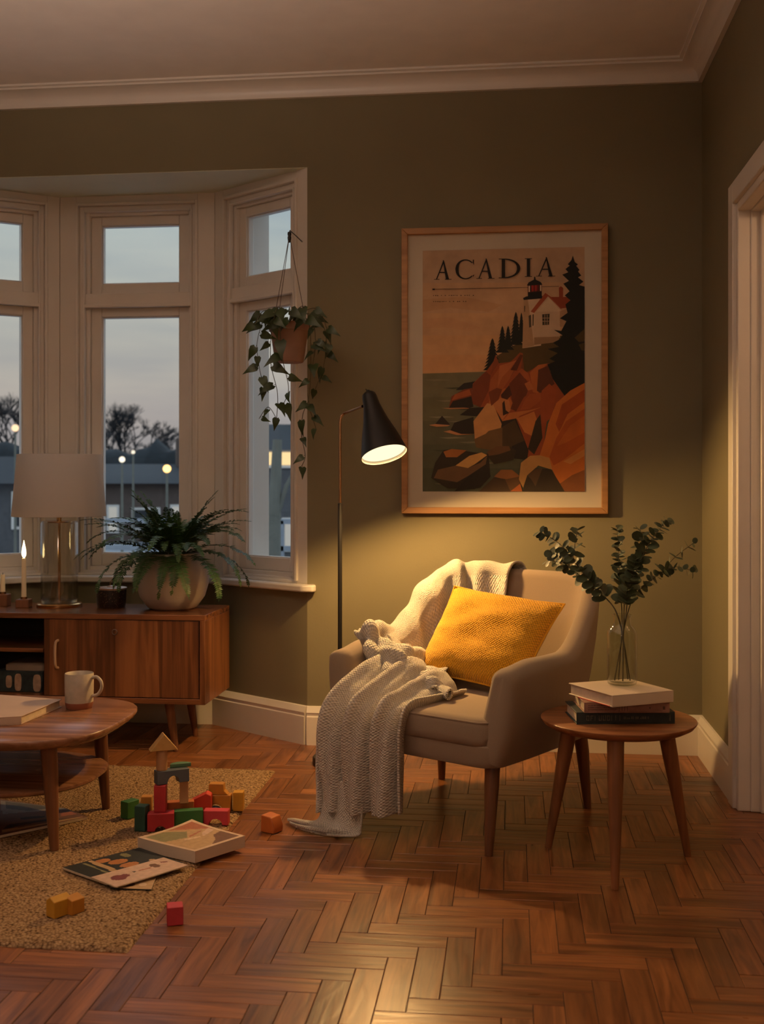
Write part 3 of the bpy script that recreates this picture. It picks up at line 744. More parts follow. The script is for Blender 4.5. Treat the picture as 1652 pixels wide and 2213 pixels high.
pg(R5, [(490, 1435), (560, 1385), (700, 1375), (690, 1450), (520, 1438)]); pg(R5, [(310, 1500), (360, 1440), (420, 1505), (360, 1515)]); pg('#c58a5c', [(265, 1508), (310, 1500), (420, 1508), (400, 1516), (320, 1520)])
pg(R5, [(415, 1560), (450, 1490), (590, 1450), (600, 1570), (500, 1575)]); pg('#c58a5c', [(370, 1555), (420, 1545), (500, 1572), (600, 1574), (470, 1580)])
pg(R1, [(700, 1350), (720, 1290), (820, 1240), (900, 1400), (790, 1500), (720, 1420)]); pg(R2, [(860, 1390), (990, 1280), (1080, 1275), (1180, 1210), (1240, 1300), (1130, 1420), (1080, 1780), (920, 1740), (800, 1600), (800, 1480)])
pg('#c07238', [(800, 1480), (850, 1420), (1000, 1400), (1080, 1380), (930, 1440), (900, 1470), (830, 1510)]); pg('#c87a3c', [(905, 1460), (1030, 1410), (1060, 1500), (1040, 1600), (960, 1560)]); pg(R5, [(735, 1370), (800, 1480), (900, 1460), (990, 1690), (980, 1760), (800, 1740), (790, 1520)])
pg('#4a3820', [(800, 1520), (890, 1470), (960, 1620), (870, 1660), (860, 1720), (800, 1690)]); pg('#3a2c1a', [(1040, 1480), (1075, 1430), (1090, 1600), (1030, 1720), (985, 1680)])
pg('#a04c22', [(1085, 1260), (1140, 1210), (1190, 1260), (1160, 1450), (1100, 1500), (1075, 1400)])
pg('#c99056', [(590, 1480), (690, 1350), (735, 1360), (795, 1500), (790, 1530), (680, 1570), (600, 1610)]); pg('#6f5330', [(595, 1610), (680, 1570), (700, 1550), (800, 1525), (800, 1660), (720, 1690), (610, 1670)])
for c_, p_ in (('#8a4422', [(735, 1055), (752, 1002), (776, 1062), (740, 1110), (715, 1150)]), ('#b8693a', [(780, 1080), (862, 1054), (905, 1040), (850, 1110), (800, 1160), (765, 1240)]), ('#5e2c16', [(860, 1110), (930, 1000), (950, 1005), (905, 1115)]),
    ('#a9582c', [(905, 1130), (940, 1100), (985, 1132), (1010, 1200), (960, 1170), (925, 1128)]), ('#7a3b1c', [(700, 1270), (760, 1240), (800, 1250), (770, 1330), (720, 1370)]), ('#b96a38', [(960, 1210), (1000, 1190), (1028, 1250), (985, 1260)]),
    ('#4b2616', [(790, 1290), (850, 1220), (870, 1290), (830, 1330), (800, 1350)]), ('#c07a44', [(730, 1360), (790, 1310), (850, 1330), (860, 1400), (800, 1470), (770, 1420)]), ('#6a3118', [(880, 1330), (930, 1210), (960, 1300), (900, 1410), (860, 1390)]),
    ('#a65427', [(960, 1330), (1000, 1285), (1075, 1275), (1080, 1330), (1000, 1390), (930, 1400)]), ('#3a2316', [(800, 1350), (815, 1330), (825, 1400), (850, 1420), (805, 1440)])): pg(c_, p_)
# the great orange slab on the right
pg('#c8702c', [(1050, 1790), (1110, 1600), (1130, 1500), (1190, 1350), (1290, 1260), (1392, 1205), (1392, 1860), (1210, 1930), (1160, 1830)])
pg('#b4581f', [(1140, 1740), (1190, 1600), (1260, 1480), (1392, 1390), (1392, 1640), (1240, 1760), (1170, 1800)]); pg('#a64d1c', [(1230, 1360), (1392, 1250), (1392, 1340), (1270, 1430), (1210, 1560), (1185, 1500)])
pg('#bf6526', [(1190, 1660), (1290, 1510), (1392, 1440), (1392, 1560), (1250, 1640)]); pg('#8a5228', [(1215, 1930), (1300, 1870), (1392, 1830), (1392, 1987), (1240, 1987)])
pg('#d08a44', [(1240, 1770), (1392, 1680), (1392, 1730), (1290, 1790)])
# boulders along the water
pg('#3b2e1c', [(680, 1720), (760, 1660), (850, 1660), (900, 1690), (880, 1760), (740, 1790)]); pg('#6b4a2a', [(690, 1700), (760, 1660), (850, 1660), (860, 1690), (770, 1720), (700, 1730)])
pg('#33291b', [(280, 1890), (310, 1780), (370, 1690), (430, 1680), (700, 1720), (715, 1880), (600, 1970), (400, 1965)]); pg('#a8672f', [(370, 1700), (430, 1680), (540, 1690), (470, 1740), (390, 1740)])
pg('#d6a25a', [(460, 1800), (560, 1730), (650, 1705), (690, 1725), (600, 1790), (550, 1818)]); pg('#6f5132', [(300, 1890), (330, 1830), (460, 1800), (550, 1818), (640, 1780), (690, 1730), (680, 1790), (560, 1870), (470, 1920)])
pg('#2b2318', [(450, 1987), (560, 1870), (690, 1790), (715, 1880), (640, 1960)])
pg('#9b6434', [(740, 1880), (790, 1830), (870, 1830), (920, 1870), (920, 1920), (820, 1900)]); pg('#4b3820', [(630, 1987), (740, 1885), (840, 1900), (860, 1987)]); pg('#6b4c2a', [(820, 1900), (920, 1880), (940, 1987), (860, 1987)]); pg('#b9652c', [(860, 1985), (930, 1930), (945, 1987)])
pg('#c08e4e', [(920, 1900), (935, 1780), (1000, 1730), (1070, 1725), (1140, 1745), (1160, 1830), (1060, 1800), (980, 1870), (950, 1960)]); pg('#3a2e1d', [(945, 1987), (980, 1870), (1040, 1820), (1150, 1825), (1210, 1920), (1250, 1987)]); pg('#59432a', [(980, 1870), (1040, 1825), (1090, 1820), (1040, 1950), (1010, 1900)])
# lettering
def letter(ch, x0_, x1_, yt0, yb0, tk=24, tn=8):
    """serif capitals with thick and thin strokes"""
    X = lambda f: x0_ + (x1_ - x0_) * f
    Yv = lambda f: yb0 + (yt0 - yb0) * f
    I = '#17120d'; wd = x1_ - x0_
    if ch == 'A':
        pg(I, [(X(.50), Yv(1)), (X(.56), Yv(1)), (X(.86), Yv(.02)), (X(.86) - tk, Yv(.02))]); pg(I, [(X(.52), Yv(.97)), (X(.54) + 4, Yv(.9)), (X(.17), Yv(.02)), (X(.17) - tn, Yv(.02))])
        pg(I, [(X(.30), Yv(.40)), (X(.70), Yv(.40)), (X(.70), Yv(.40) + tn), (X(.29), Yv(.40) + tn)])
        pg(I, [(X(0), Yv(.03)), (X(.3), Yv(.03)), (X(.3), Yv(0)), (X(0), Yv(0))]); pg(I, [(X(.62), Yv(.03)), (X(1), Yv(.03)), (X(1), Yv(0)), (X(.62), Yv(0))])
    elif ch == 'I':
        c_ = X(.5); pg(I, [(c_ - tk / 2, Yv(1)), (c_ + tk / 2, Yv(1)), (c_ + tk / 2, Yv(0)), (c_ - tk / 2, Yv(0))])
        for f in (0, .965): pg(I, [(X(0), Yv(f)), (X(1), Yv(f)), (X(1), Yv(f + .035)), (X(0), Yv(f + .035))])
    elif ch in 'CD':
        full = ch == 'D'; n_ = 22
        a0, a1 = (-PI / 2, PI / 2) if full else (PI * .24, PI * 1.76)
        cx = X(.30) if full else X(.52); rx = (x1_ - cx) if full else wd * .52; ry = abs(yt0 - yb0) / 2; cy = (yt0 + yb0) / 2
        for k in range(n_):
            b0, b1 = a0 + (a1 - a0) * k / n_, a0 + (a1 - a0) * (k + 1) / n_
            def rim(an):
                w_ = tn + (tk - tn) * abs(math.cos(an)) ** 1.5
                if not full and math.cos(an) > 0: w_ = tn
                co, so = math.cos(an), math.sin(an)
                return (cx + rx * co, cy - ry * so), (cx + (rx - w_) * co, cy - (ry - min(w_, tn + 3)) * so)
            (o0, i0), (o1, i1) = rim(b0), rim(b1); pg(I, [o0, o1, i1, i0])
        if full:
            pg(I, [(X(.14), Yv(1)), (X(.14) + tk, Yv(1)), (X(.14) + tk, Yv(0)), (X(.14), Yv(0))])
            for f in (0, .965): pg(I, [(X(0), Yv(f)), (X(.34), Yv(f)), (X(.34), Yv(f + .035)), (X(0), Yv(f + .035))])
        else:
            pg(I, [(X(.92), Yv(.98)), (X(.97), Yv(.98)), (X(.97), Yv(.70)), (X(.90), Yv(.84))]); pg(I, [(X(.90), Yv(.20)), (X(1), Yv(.24)), (X(.93), Yv(.12))])
for ch, a_, b_, t_, o_ in (('A', 302, 430, 318, 458), ('C', 458, 598, 312, 457), ('A', 612, 745, 308, 453), ('D', 774, 930, 309, 450), ('I', 963, 1015, 308, 441), ('A', 1044, 1182, 300, 439)): letter(ch, a_, b_, t_, o_)
pg('#3d2f22', [(295, 526), (985, 516), (985, 519), (295, 530)]); pg('#3d2f22', [(1088, 510), (1208, 508), (1208, 511), (1088, 513)]); pg('#17120d', [(290, 523), (308, 523), (308, 534), (290, 534)])
rs = random.Random(3)
for y_, xe in ((570, 590), (614, 535)):
    x_ = 296
    while x_ < xe:
        w_ = rs.uniform(4, 9); pg('#3d2f22', [(x_, y_), (x_ + w_, y_), (x_ + w_, y_ + rs.uniform(4, 8)), (x_, y_ + 6)]); x_ += w_ + rs.choice((6, 8, 9, 22))
mb.build('print', prm, poster)

# ------------------------------------------------------------------ sideboard
SBX0, SBX1, SBY0, SBY1, SBZ0, SBZ1 = -2.32, -1.231, 4.40, 4.795, .203, .566
sb = thing('sideboard', 'low teak sideboard under the bay window', 'sideboard', ((SBX0 + SBX1) / 2, 4.60, 0))
ox_, oy_ = (SBX0 + SBX1) / 2, 4.60
X0, X1, Y0, Y1 = SBX0 - ox_, SBX1 - ox_, SBY0 - oy_, SBY1 - oy_
mb = MB(); mb.box(X0, X1, Y0, Y1, SBZ1 - .022, SBZ1); mb.build('top', M['teak_h'], sb, bevel=.002)
mb = MB(); mb.box(X1 - .022, X1, Y0, Y1, SBZ0, SBZ1 - .022); mb.build('side_panel', M['teak_v'], sb, bevel=.0015)
mb = MB(); mb.box(X0, X0 + .022, Y0, Y1, SBZ0, SBZ1 - .022); mb.build('side_panel', M['teak_v'], sb, bevel=.0015)
mb = MB(); mb.box(X0 + .022, X1 - .022, Y0, Y1, SBZ0, SBZ0 + .022); mb.build('bottom_panel', M['teak_h'], sb, bevel=.0015)
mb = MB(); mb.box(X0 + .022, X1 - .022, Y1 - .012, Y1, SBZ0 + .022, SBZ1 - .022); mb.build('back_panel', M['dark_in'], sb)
dx0 = atY(100, 1400, 4.41).x - ox_
mb = MB(); mb.box(dx0 - .018, dx0, Y0 + .03, Y1 - .012, SBZ0 + .022, SBZ1 - .022); mb.build('divider', M['teak_v'], sb)
mb = MB(); mb.box(X0 + .022, dx0 - .018, Y0 + .02, Y1 - .012, .402, .418); mb.build('shelf', M['teak_h'], sb, bevel=.001)
mb = MB(); mb.box(dx0 - .004, X1 - .0255, Y0 + .004, Y0 + .022, SBZ0 + .025, SBZ1 - .0245); door = mb.build('door', M['teak_v'], sb, bevel=.001)
hx = atY(121, 1415, 4.39).x - ox_
mb = MB(); mb.tube(smooth_line([(hx + .003, Y0 + .006, .455), (hx, Y0 - .014, .447), (hx - .001, Y0 - .018, .40), (hx, Y0 - .014, .352), (hx + .003, Y0 + .006, .342)], 24), .0055, 10)
h_ = mb.build('handle', mat('pale leather pull', (.50, .33, .22), .6), door)
mb = MB(); gx = atY(249, 1366, 4.41).x - ox_
for k in range(1):
    pts = [(gx + .0105 * math.cos(t * PI / 16), Y0 + .003, .4925 + .0105 * math.sin(t * PI / 16)) for t in range(33)]; mb.tube(pts, .0022, 8, False)
mb.build('finger_ring', mat('dull steel ring', (.22, .16, .13), .4, metal=.6), door)
for sx in (X0 + .16, X1 - .165):
    for sy, dyy in ((Y0 + .05, -.0), (Y1 - .06, .0)):
        dxx = .03 if sx > 0 else -.03
        mb = MB(); mb.tube([(sx, sy, SBZ0 + .002), (sx + dxx * .5, sy + dyy, .10), (sx + dxx, sy + dyy * 2, 0)], [.021, .017, .011], 14); mb.build('leg', M['leg_wood'], sb)
# box on the lower shelf
bxc = atY(50, 1495, 4.47)
t = thing('storage_box', 'dark patterned storage box with pale lid in the open sideboard compartment', 'box', (bxc.x, 4.57, SBZ0 + .022))
navy = mat('dark green patterned card', (.018, .028, .027), .7, var=.5, vscale=40); pale = mat('pale card', (.30, .22, .155), .8, var=.15)
mb = MB(); mb.box(-.12, .085, -.10, .10, 0, .088); body = mb.build('body', navy, t, bevel=.003)
patch = mat('printed pale shapes', (.42, .28, .18), .7, var=.25, vscale=40)
for (px_, w_, h0_, h1_) in ((18, .026, .018, .070), (39, .030, .006, .078), (82, .034, .004, .076)):
    xx = (px_ - 50) / FPX * 4.65
    pts = [(xx + w_ / 2 * math.copysign(abs(math.cos(a_ * PI / 10)) ** .6, math.cos(a_ * PI / 10)), (h0_ + h1_) / 2 + (h1_ - h0_) / 2 * math.copysign(abs(math.sin(a_ * PI / 10)) ** .6, math.sin(a_ * PI / 10))) for a_ in range(20)]
    mb = MB(); mb.prism(pts, -.103, -.099, lambda x, y, h: Vector((x, h, y))); mb.build('printed_patch', patch, body)
mb = MB(); P = rrect(-.088, .087, -.09, .09, .02)
mb.loft([[Vector((x, y, .089)) for x, y in P], [Vector((x, y, .112)) for x, y in P], [Vector((x * .9, y * .9, .119)) for x, y in P]]); mb.build('lid', pale, t)

# table lamp
LT = Vector((-1.952, 4.655, SBZ1))
t = thing('table_lamp', 'unlit table lamp with ribbed glass column, brass rod and linen shade', 'lamp', LT)
mb = MB(); mb.lathe([(.01, 0), (.095, 0), (.097, .004), (.097, .013), (.093, .017), (.01, .018)], n=56); mb.build('base', M['brass'], t)
mb = MB(); rib = []
for z_ in (.019, .04, .36, .372):
    rr_ = .0775 if .03 < z_ < .37 else .074
    rib.append([Vector(((rr_ + .0009 * math.sin(k * PI)) * math.cos(2 * PI * k / 160) * (1 + .012 * (k % 2)), rr_ * math.sin(2 * PI * k / 160) * (1 + .012 * (k % 2)), z_)) for k in range(160)])
mb.loft(rib, caps=False); mb.build('glass_cylinder', M['ribbed'], t, angle=60, solid=.004, off=-1)
mb = MB(); mb.lathe([(.060, .0185), (.073, .0185), (.073, .030), (.060, .030)], n=48); mb.build('glass_collar', M['vase'], t)
mb = MB(); mb.lathe([(.006, .018), (.0065, .366), (.012, .368), (.012, .40), (.006, .42), (.006, .44)], n=20); mb.build('rod', M['brass'], t)
mb = MB(); mb.lathe([(.006, .364), (.055, .364), (.056, .367), (.055, .371), (.006, .371)], n=48); mb.build('cap', M['brass'], t)
mb = MB(); mb.lathe([(.200, .393), (.1985, .394), (.1765, .658), (.178, .659)], n=72, caps=False)
mb.build('lamp_shade', M['linen'], t, solid=.0025)
# candles
def candle(x, y, label, clabel, lit, h, hw_, hh_):
    hold = thing('candle_holder', label, 'candle holder', (x, y, SBZ1), .12, 'wooden candle holders on the sideboard')
    m = MB(); m.box(-hw_, hw_, -hw_, hw_, 0, hh_); m.build('block', M['block_wood'], hold, bevel=.003)
    m = MB(); m.lathe([(.010, hh_ - .001), (.0145, hh_ - .001), (.0145, hh_ + .010), (.012, hh_ + .010)], n=24); m.build('socket', M['copper'], hold)
    c_ = thing('candle', clabel, 'candle', (x, y, SBZ1 + hh_), 0, 'taper candles on the sideboard')
    m = MB(); m.lathe([(.0105, .0), (.0105, .02), (.0095, h - .004), (.008, h), (.003, h - .002)], n=20); m.build('wax', M['wax'], c_)
    m = MB(); m.tube([(0, 0, h - .003), (.0008, 0, h + .008)], .0012, 6); m.build('wick', M['ink'], c_)
    if lit:
        m = MB(); m.lathe([(.0015, h + .001), (.0080, h + .012), (.0095, h + .022), (.0075, h + .042), (.0035, h + .062), (.0004, h + .078)], n=16); m.build('flame', M['flame'], c_)
candle(-2.088, 4.60, 'small square wooden candle holder under the lit candle', 'tall ivory candle burning beside the table lamp', True, .175, .0285, .036)
candle(-2.205, 4.645, 'wooden candle holder cut off by the left edge of the photo', 'unlit pink candle cut off by the left edge of the photo', False, .085, .028, .052)
# dark tin with twig
t = thing('lidded_tin', 'small dark speckled tin with pale rim between lamp and fern pot', 'tin', (-1.712, 4.64, SBZ1))
speck, nt, b = newmat('dark speckled lacquer'); L = nt.links.new
tc = N(nt, 'ShaderNodeTexCoord'); vo = N(nt, 'ShaderNodeTexVoronoi'); vo.inputs['Scale'].default_value = 130; L(tc.outputs['Object'], vo.inputs['Vector'])
r = ramp(nt, [(.14, (.30, .17, .11)), (.26, (.022, .014, .012))]); L(vo.outputs['Distance'], r.inputs['Fac']); L(r.outputs['Color'], b.inputs['Base Color']); b.inputs['Roughness'].default_value = .35
mb = MB(); mb.lathe([(.03, 0), (.056, 0), (.0585, .004), (.0625, .03), (.064, .078), (.03, .078)], n=48); mb.build('body', speck, t)
mb = MB(); mb.lathe([(.004, .0785), (.062, .0785), (.066, .079), (.066, .086), (.062, .0875), (.02, .0885), (.018, .092), (.008, .095)], n=48); mb.build('lid', mat('pale copper lid', (.52, .34, .24), .35, metal=.5), t)
mb = MB(); mb.tube(smooth_line([(-.004, 0, .094), (-.006, 0, .106), (.004, 0, .118), (.012, 0, .108), (.010, 0, .096)], 16), .0014, 8); mb.build('ring_pull', M['brass'], t)

# ------------------------------------------------------------------ potted fern
FP = Vector((-1.436, 4.625, SBZ1))
t = thing('potted_fern', 'bushy green fern in round pale stone pot on the sideboard', 'plant', FP)
mb = MB(); mb.lathe([(.02, 0), (.085, 0), (.105, .010), (.138, .055), (.155, .115), (.153, .165), (.138, .205), (.122, .228), (.118, .238), (.112, .238), (.112, .225), (.02, .222)], n=64); mb.build('pot', M['ceramic'], t, angle=50)
mb = MB(); mb.lathe([(.002, .229), (.06, .228), (.111, .222)], n=40, caps=False); mb.build('soil', M['soil'], t)
def frond(az, el, ln, droop, wd, seed):
    rs = random.Random(seed); m = MB()
    d = Vector((math.cos(az), math.sin(az), 0)); p = d * rs.uniform(.01, .06) + Vector((0, 0, .225)); e = el; n = 44; pts = [p.copy()]
    side = Vector((-d.y, d.x, 0)); curl = rs.uniform(-.5, .5)
    for k in range(n):
        st = ln / n; p = p + (d * math.cos(e) + Vector((0, 0, math.sin(e))) + side * curl * k / n * .5) * st; e -= droop / n * (.5 + 1.0 * k / n); pts.append(p.copy())
    m.mi = 1; m.tube(pts[::2], [.0016 * (1 - .7 * i / 23) for i in range(len(pts[::2]))], 5); m.mi = 0
    for k in range(5, n + 1):
        f = k / n; w_ = wd * min(1, (f - .06) * 4) * (1 - f) ** .55 + .004
        tg = (pts[min(k + 1, n)] - pts[k - 1]).normalized(); sd = tg.cross(Vector((0, 0, 1)));
        if sd.length < .05: sd = side.copy()
        sd.normalize(); up = sd.cross(tg)
        for s_ in (1, -1):
            tip = pts[k] + (sd * s_ * .93 + tg * .32 + up * rs.uniform(-.22, .25)) * w_
            bw = ln / n * .56; mid = pts[k].lerp(tip, .45) + up * .0015
            v = [m.bm.verts.new(q) for q in (pts[k] - tg * bw * .6, mid - tg * bw, tip, mid + tg * bw, pts[k] + tg * bw * .6)]
            m.face(v)
    return m
fr = random.Random(12)
for k in range(98):
    az = (2 * PI * k * .381966 + fr.uniform(-.2, .2)) % (2 * PI)
    layer = k % 4
    el = (1.30, .95, .62, .30)[layer] + fr.uniform(-.15, .15); ln = (.31, .37, .42, .40)[layer] * fr.uniform(.82, 1.12); dr = (.75, 1.1, 1.35, 1.8)[layer] * fr.uniform(.75, 1.25)
    if math.sin(az) > .2: ln *= .68; el = max(el, 1.0)
    if math.sin(az) < -.6: ln *= .85
    frond(az, el, ln, dr, .047 * fr.uniform(.85, 1.15), k).build('frond', [M['fern'], M['fern_stem']], t, angle=180)

# ------------------------------------------------------------------ hanging plant
HP = Vector((-.889, 4.425, 0))
t = thing('hanging_plant', 'trailing heart-leaf plant in terracotta pot hanging at the right window edge', 'plant', HP)
def hl(v): return Vector(v) - HP
mb = MB(); knot = Vector((-.8915, 4.440, 2.105))
mb.tube([hl((-.880, 4.66, 2.125)), hl((-.886, 4.56, 2.127)), hl((-.891, 4.45, 2.126)), hl((-.8915, 4.440, 2.118))], .0022, 8); mb.lathe([(.003, .014), (.007, .012), (.008, .004), (.006, -.004), (.008, -.010), (.006, -.024), (.003, -.03)], tuple(hl(knot)), 14)
mb.build('hook', M['black'], t)
for an in (2.75, 4.3, 5.9):
    mb = MB(); mb.tube([hl(knot), Vector((.080 * math.cos(an), .080 * math.sin(an), 1.74))], .0014, 6); mb.build('cord', M['cord'], t)
mb = MB(); mb.lathe([(.02, 1.588), (.054, 1.588), (.058, 1.592), (.076, 1.712), (.081, 1.713), (.084, 1.745), (.078, 1.746), (.074, 1.730), (.02, 1.728)], n=48); mb.build('pot', M['terracotta'], t)
def heart(m, p, dirv, nv, size, fold=.25):
    """a heart-shaped leaf with its stalk end at p"""
    d = Vector(dirv).normalized(); n_ = Vector(nv); n_ = (n_ - d * n_.dot(d)); n_ = n_.normalized() if n_.length > 1e-4 else d.orthogonal().normalized(); s_ = d.cross(n_)
    mid = [p + d * (size * f) + n_ * (size * (.10 * math.sin(PI * f) - .22 * f * f)) for f in (.0, .25, .55, .85, 1.2)]
    ws = [(-.12, .18), (.10, .36), (.42, .30), (.80, .13)]
    mv_ = [m.bm.verts.new(q) for q in mid]
    for sg in (1, -1):
        ed = [m.bm.verts.new(p + d * (size * f) + s_ * (sg * w * size) + n_ * (fold * w * size - size * .2 * f * f)) for f, w in ws]
        m.face([mv_[0], ed[0], ed[1], mv_[1]]); m.face([mv_[1], ed[1], ed[2], mv_[2]]); m.face([mv_[2], ed[2], ed[3], mv_[3]]); m.face([mv_[3], ed[3], mv_[4]])
hr = random.Random(5)
def vine(pts, leaves, sz0=.042, seed=0):
    rs = random.Random(seed); m = MB(); pl_ = smooth_line(pts, 40); m.mi = 1; m.tube(pl_, .0014, 6); m.mi = 0
    for k in range(leaves):
        f = (k + .8) / leaves; i = min(39, int(f * 40)); p = pl_[i]; tg = (pl_[i + 1] - pl_[i]).normalized()
        out = Vector((rs.uniform(-1, 1), rs.uniform(-1.0, .4), rs.uniform(-.3, .1))); out = out * .8 + Vector((0, 0, -.55)) + Vector((.7 if k % 2 else -.7, 0, 0))
        st = p + out.normalized() * .012; m.mi = 1; m.tube([p, st], .0009, 5); m.mi = 0
        heart(m, st, out, (rs.uniform(-.6, .6), -1, rs.uniform(.0, .7)), sz0 * rs.uniform(.75, 1.25))
    return m
vdat = [([(-915 + 889, 0, 1740)], 0)]
def vp(px_, py_, dd=4.40): return hl(at(px_, py_, dd))
vines = [
 ([vp(600, 672, 4.44), vp(572, 690, 4.40), vp(556, 740, 4.38), vp(560, 790, 4.38), vp(570, 835, 4.38)], 9, .036),
 ([vp(610, 672, 4.44), vp(590, 700, 4.37), vp(585, 780, 4.36), vp(600, 850, 4.37), vp(598, 905, 4.38)], 7, .040),
 ([vp(612, 675, 4.42), vp(606, 720, 4.33), vp(612, 780, 4.33), vp(624, 840, 4.36), vp(612, 875, 4.38)], 6, .046),
 ([vp(640, 672, 4.44), vp(668, 700, 4.38), vp(672, 780, 4.38), vp(668, 860, 4.40), vp(655, 895, 4.42), vp(652, 940, 4.42), vp(660, 985, 4.42), vp(652, 1008, 4.42)], 8, .034),
 ([vp(650, 672, 4.44), vp(690, 690, 4.42), vp(705, 730, 4.42), vp(700, 790, 4.44), vp(682, 840, 4.45)], 9, .036),
 ([vp(650, 672, 4.44), vp(675, 690, 4.36), vp(682, 740, 4.36), vp(676, 790, 4.38)], 6, .040),
 ([vp(600, 675, 4.42), vp(570, 672, 4.36), vp(552, 700, 4.34)], 5, .036), ([vp(650, 675, 4.42), vp(690, 670, 4.38), vp(716, 745, 4.40)], 5, .036),
 ([vp(625, 672, 4.44), vp(626, 664, 4.34), vp(628, 690, 4.30)], 3, .042), ([vp(610, 672, 4.42), vp(600, 664, 4.34), vp(592, 690, 4.32)], 4, .042),
 ([vp(640, 672, 4.42), vp(655, 662, 4.34), vp(662, 690, 4.32)], 4, .042), ([vp(665, 850, 4.40), vp(672, 890, 4.41), vp(683, 925, 4.41)], 3, .034),
 ([vp(598, 905, 4.38), vp(580, 880, 4.38), vp(560, 905, 4.38)], 2, .026)]
for k, (pts, nl, sz) in enumerate(vines): vine(pts, nl, sz * 1.25, 30 + k).build('vine', [M['vine'], M['twig']], t, angle=180)

# ------------------------------------------------------------------ side table, books, bottle, eucalyptus
TC = Vector((.308, 3.288, 0)); TZ = .422
t = thing('side_table', 'round three-legged wooden side table beside the armchair', 'side table', TC)
mb = MB(); mb.lathe([(.02, TZ - .026), (.195, TZ - .026), (.214, TZ - .016), (.222, TZ - .006), (.222, TZ - .002), (.219, TZ), (.02, TZ)], n=72); mb.build('tabletop', M['side_wood'], t, angle=40)
for fx, fy in ((.111, 3.404), (.280, 3.075), (.519, 3.375)):
    e_ = Vector((fx, fy, 0)) - TC; top = e_ * .66; top.z = TZ - .022
    if fx == .280: top = e_ * .80; top.z = TZ - .022
    mb = MB(); mb.tube([top, top.lerp(e_, .25), e_], [.0235, .0225, .0105], 16); mb.build('leg', M['side_leg'], t)
def book(name, label, corners, z0, z1, cover, group=None, spine_side=0, spine=None, cat_='book', ov=.004):
    """corners: front-left, front-right, back-right, back-left on the ground plane"""
    c = [Vector((x, y, 0)) for x, y in corners]; o = sum(c, Vector((0, 0, 0))) / 4
    root = thing(name, label, cat_, (o.x, o.y, z0), 0, group); c = [p - o for p in c]; h = z1 - z0; tk = .0028
    def pt(u_, v_, z): return (c[0] * (1 - u_) + c[1] * u_) * (1 - v_) + (c[3] * (1 - u_) + c[2] * u_) * v_ + Vector((0, 0, z))
    def slab(m, u0, u1, v0, v1, za, zb): m.hexa([pt(u0, v0, za), pt(u1, v0, za), pt(u0, v1, za), pt(u1, v1, za), pt(u0, v0, zb), pt(u1, v0, zb), pt(u0, v1, zb), pt(u1, v1, zb)])
    m = MB(); slab(m, 0, 1, 0, 1, 0, tk); slab(m, 0, 1, 0, 1, h - tk, h)
    if spine_side == 0: slab(m, 0, 1, 0, .018, tk, h - tk)
    elif spine_side == 1: slab(m, .985, 1, 0, 1, tk, h - tk)
    else: slab(m, 0, .015, 0, 1, tk, h - tk)
    m.build('cover', cover, root, bevel=.001)
    if spine: m = MB(); slab(m, -.004, .30, -.006, .012, -.0, h + .0005); m.build('spine', spine, root, bevel=.004)
    m = MB(); slab(m, .02, .98, .03, .975, tk, h - tk); m.build('pages', M['paper'], root)
    return root, pt
book_dark = mat('dark teal book cloth', (.022, .032, .032), .55, var=.25, vscale=50)
book_red = mat('dusty pink brown book cover', (.30, .15, .105), .6, var=.2, vscale=45)
g_ = 'books stacked on the side table'
bt, bpt = book('hardback_book', 'dark teal hardback with gold spine lettering, lowest of the stack', [(.183, 3.180), (.460, 3.222), (.436, 3.386), (.159, 3.344)], TZ, TZ + .034, book_dark, g_)
# worn gilt marks on the spine (unreadable in the photo)
m = MB(); rs = random.Random(4)
gold = mat('worn gilt lettering', (.13, .11, .075), .5, var=.4, vscale=120)
def mark(u0, u1, z0, z1):
    a_, b_ = bpt(u0, 0, z0), bpt(u1, 0, z1); f_ = (bpt(1, 0, 0) - bpt(0, 0, 0)).normalized(); nn = Vector((f_.y, -f_.x, 0)) * .0006
    m.hexa([Vector((a_.x, a_.y, z0)) + nn, Vector((b_.x, b_.y, z0)) + nn, Vector((a_.x, a_.y, z0)), Vector((b_.x, b_.y, z0)), Vector((a_.x, a_.y, z1)) + nn, Vector((b_.x, b_.y, z1)) + nn, Vector((a_.x, a_.y, z1)), Vector((b_.x, b_.y, z1))])
u_ = .10
while u_ < .46:
    w_ = .030; kind = rs.randint(0, 3)
    mark(u_, u_ + .007, .010, .025)
    if kind in (1, 3): mark(u_ + w_ - .008, u_ + w_, .010, .025)
    if kind in (1, 2): mark(u_, u_ + w_, .022, .025)
    if kind in (1, 3): mark(u_, u_ + w_, .010, .0125)
    if kind == 2: mark(u_, u_ + w_ * .7, .0165, .0185)
    u_ += w_ + .012
while u_ < .74:
    w_ = rs.uniform(.008, .014); mark(u_, u_ + w_, .014, rs.choice((.018, .021))); u_ += w_ + rs.choice((.005, .007, .016))
mark(.945, .955, .008, .026)
m.build('spine_lettering', gold, bt)
bm_, bpt = book('paperback_book', 'dusty pink book with worn printed spine, middle of the stack', [(.204, 3.172), (.443, 3.203), (.421, 3.362), (.182, 3.331)], TZ + .0342, TZ + .064, book_red, g_)
m = MB(); gold2 = mat('dark printed spine text', (.10, .05, .035), .6)
u_ = .05
while u_ < .40:
    for z_ in (.008, .014, .020): mark(u_, u_ + rs.uniform(.006, .012), z_, z_ + .003)
    u_ += .016
mark(.405, .412, .004, .027)
for u_ in (.44, .47, .50): mark(u_, u_ + .006, .006, .024)
mark(.76, .775, .012, .016); mark(.92, .945, .009, .018)
m.build('spine_print', gold2, bm_)
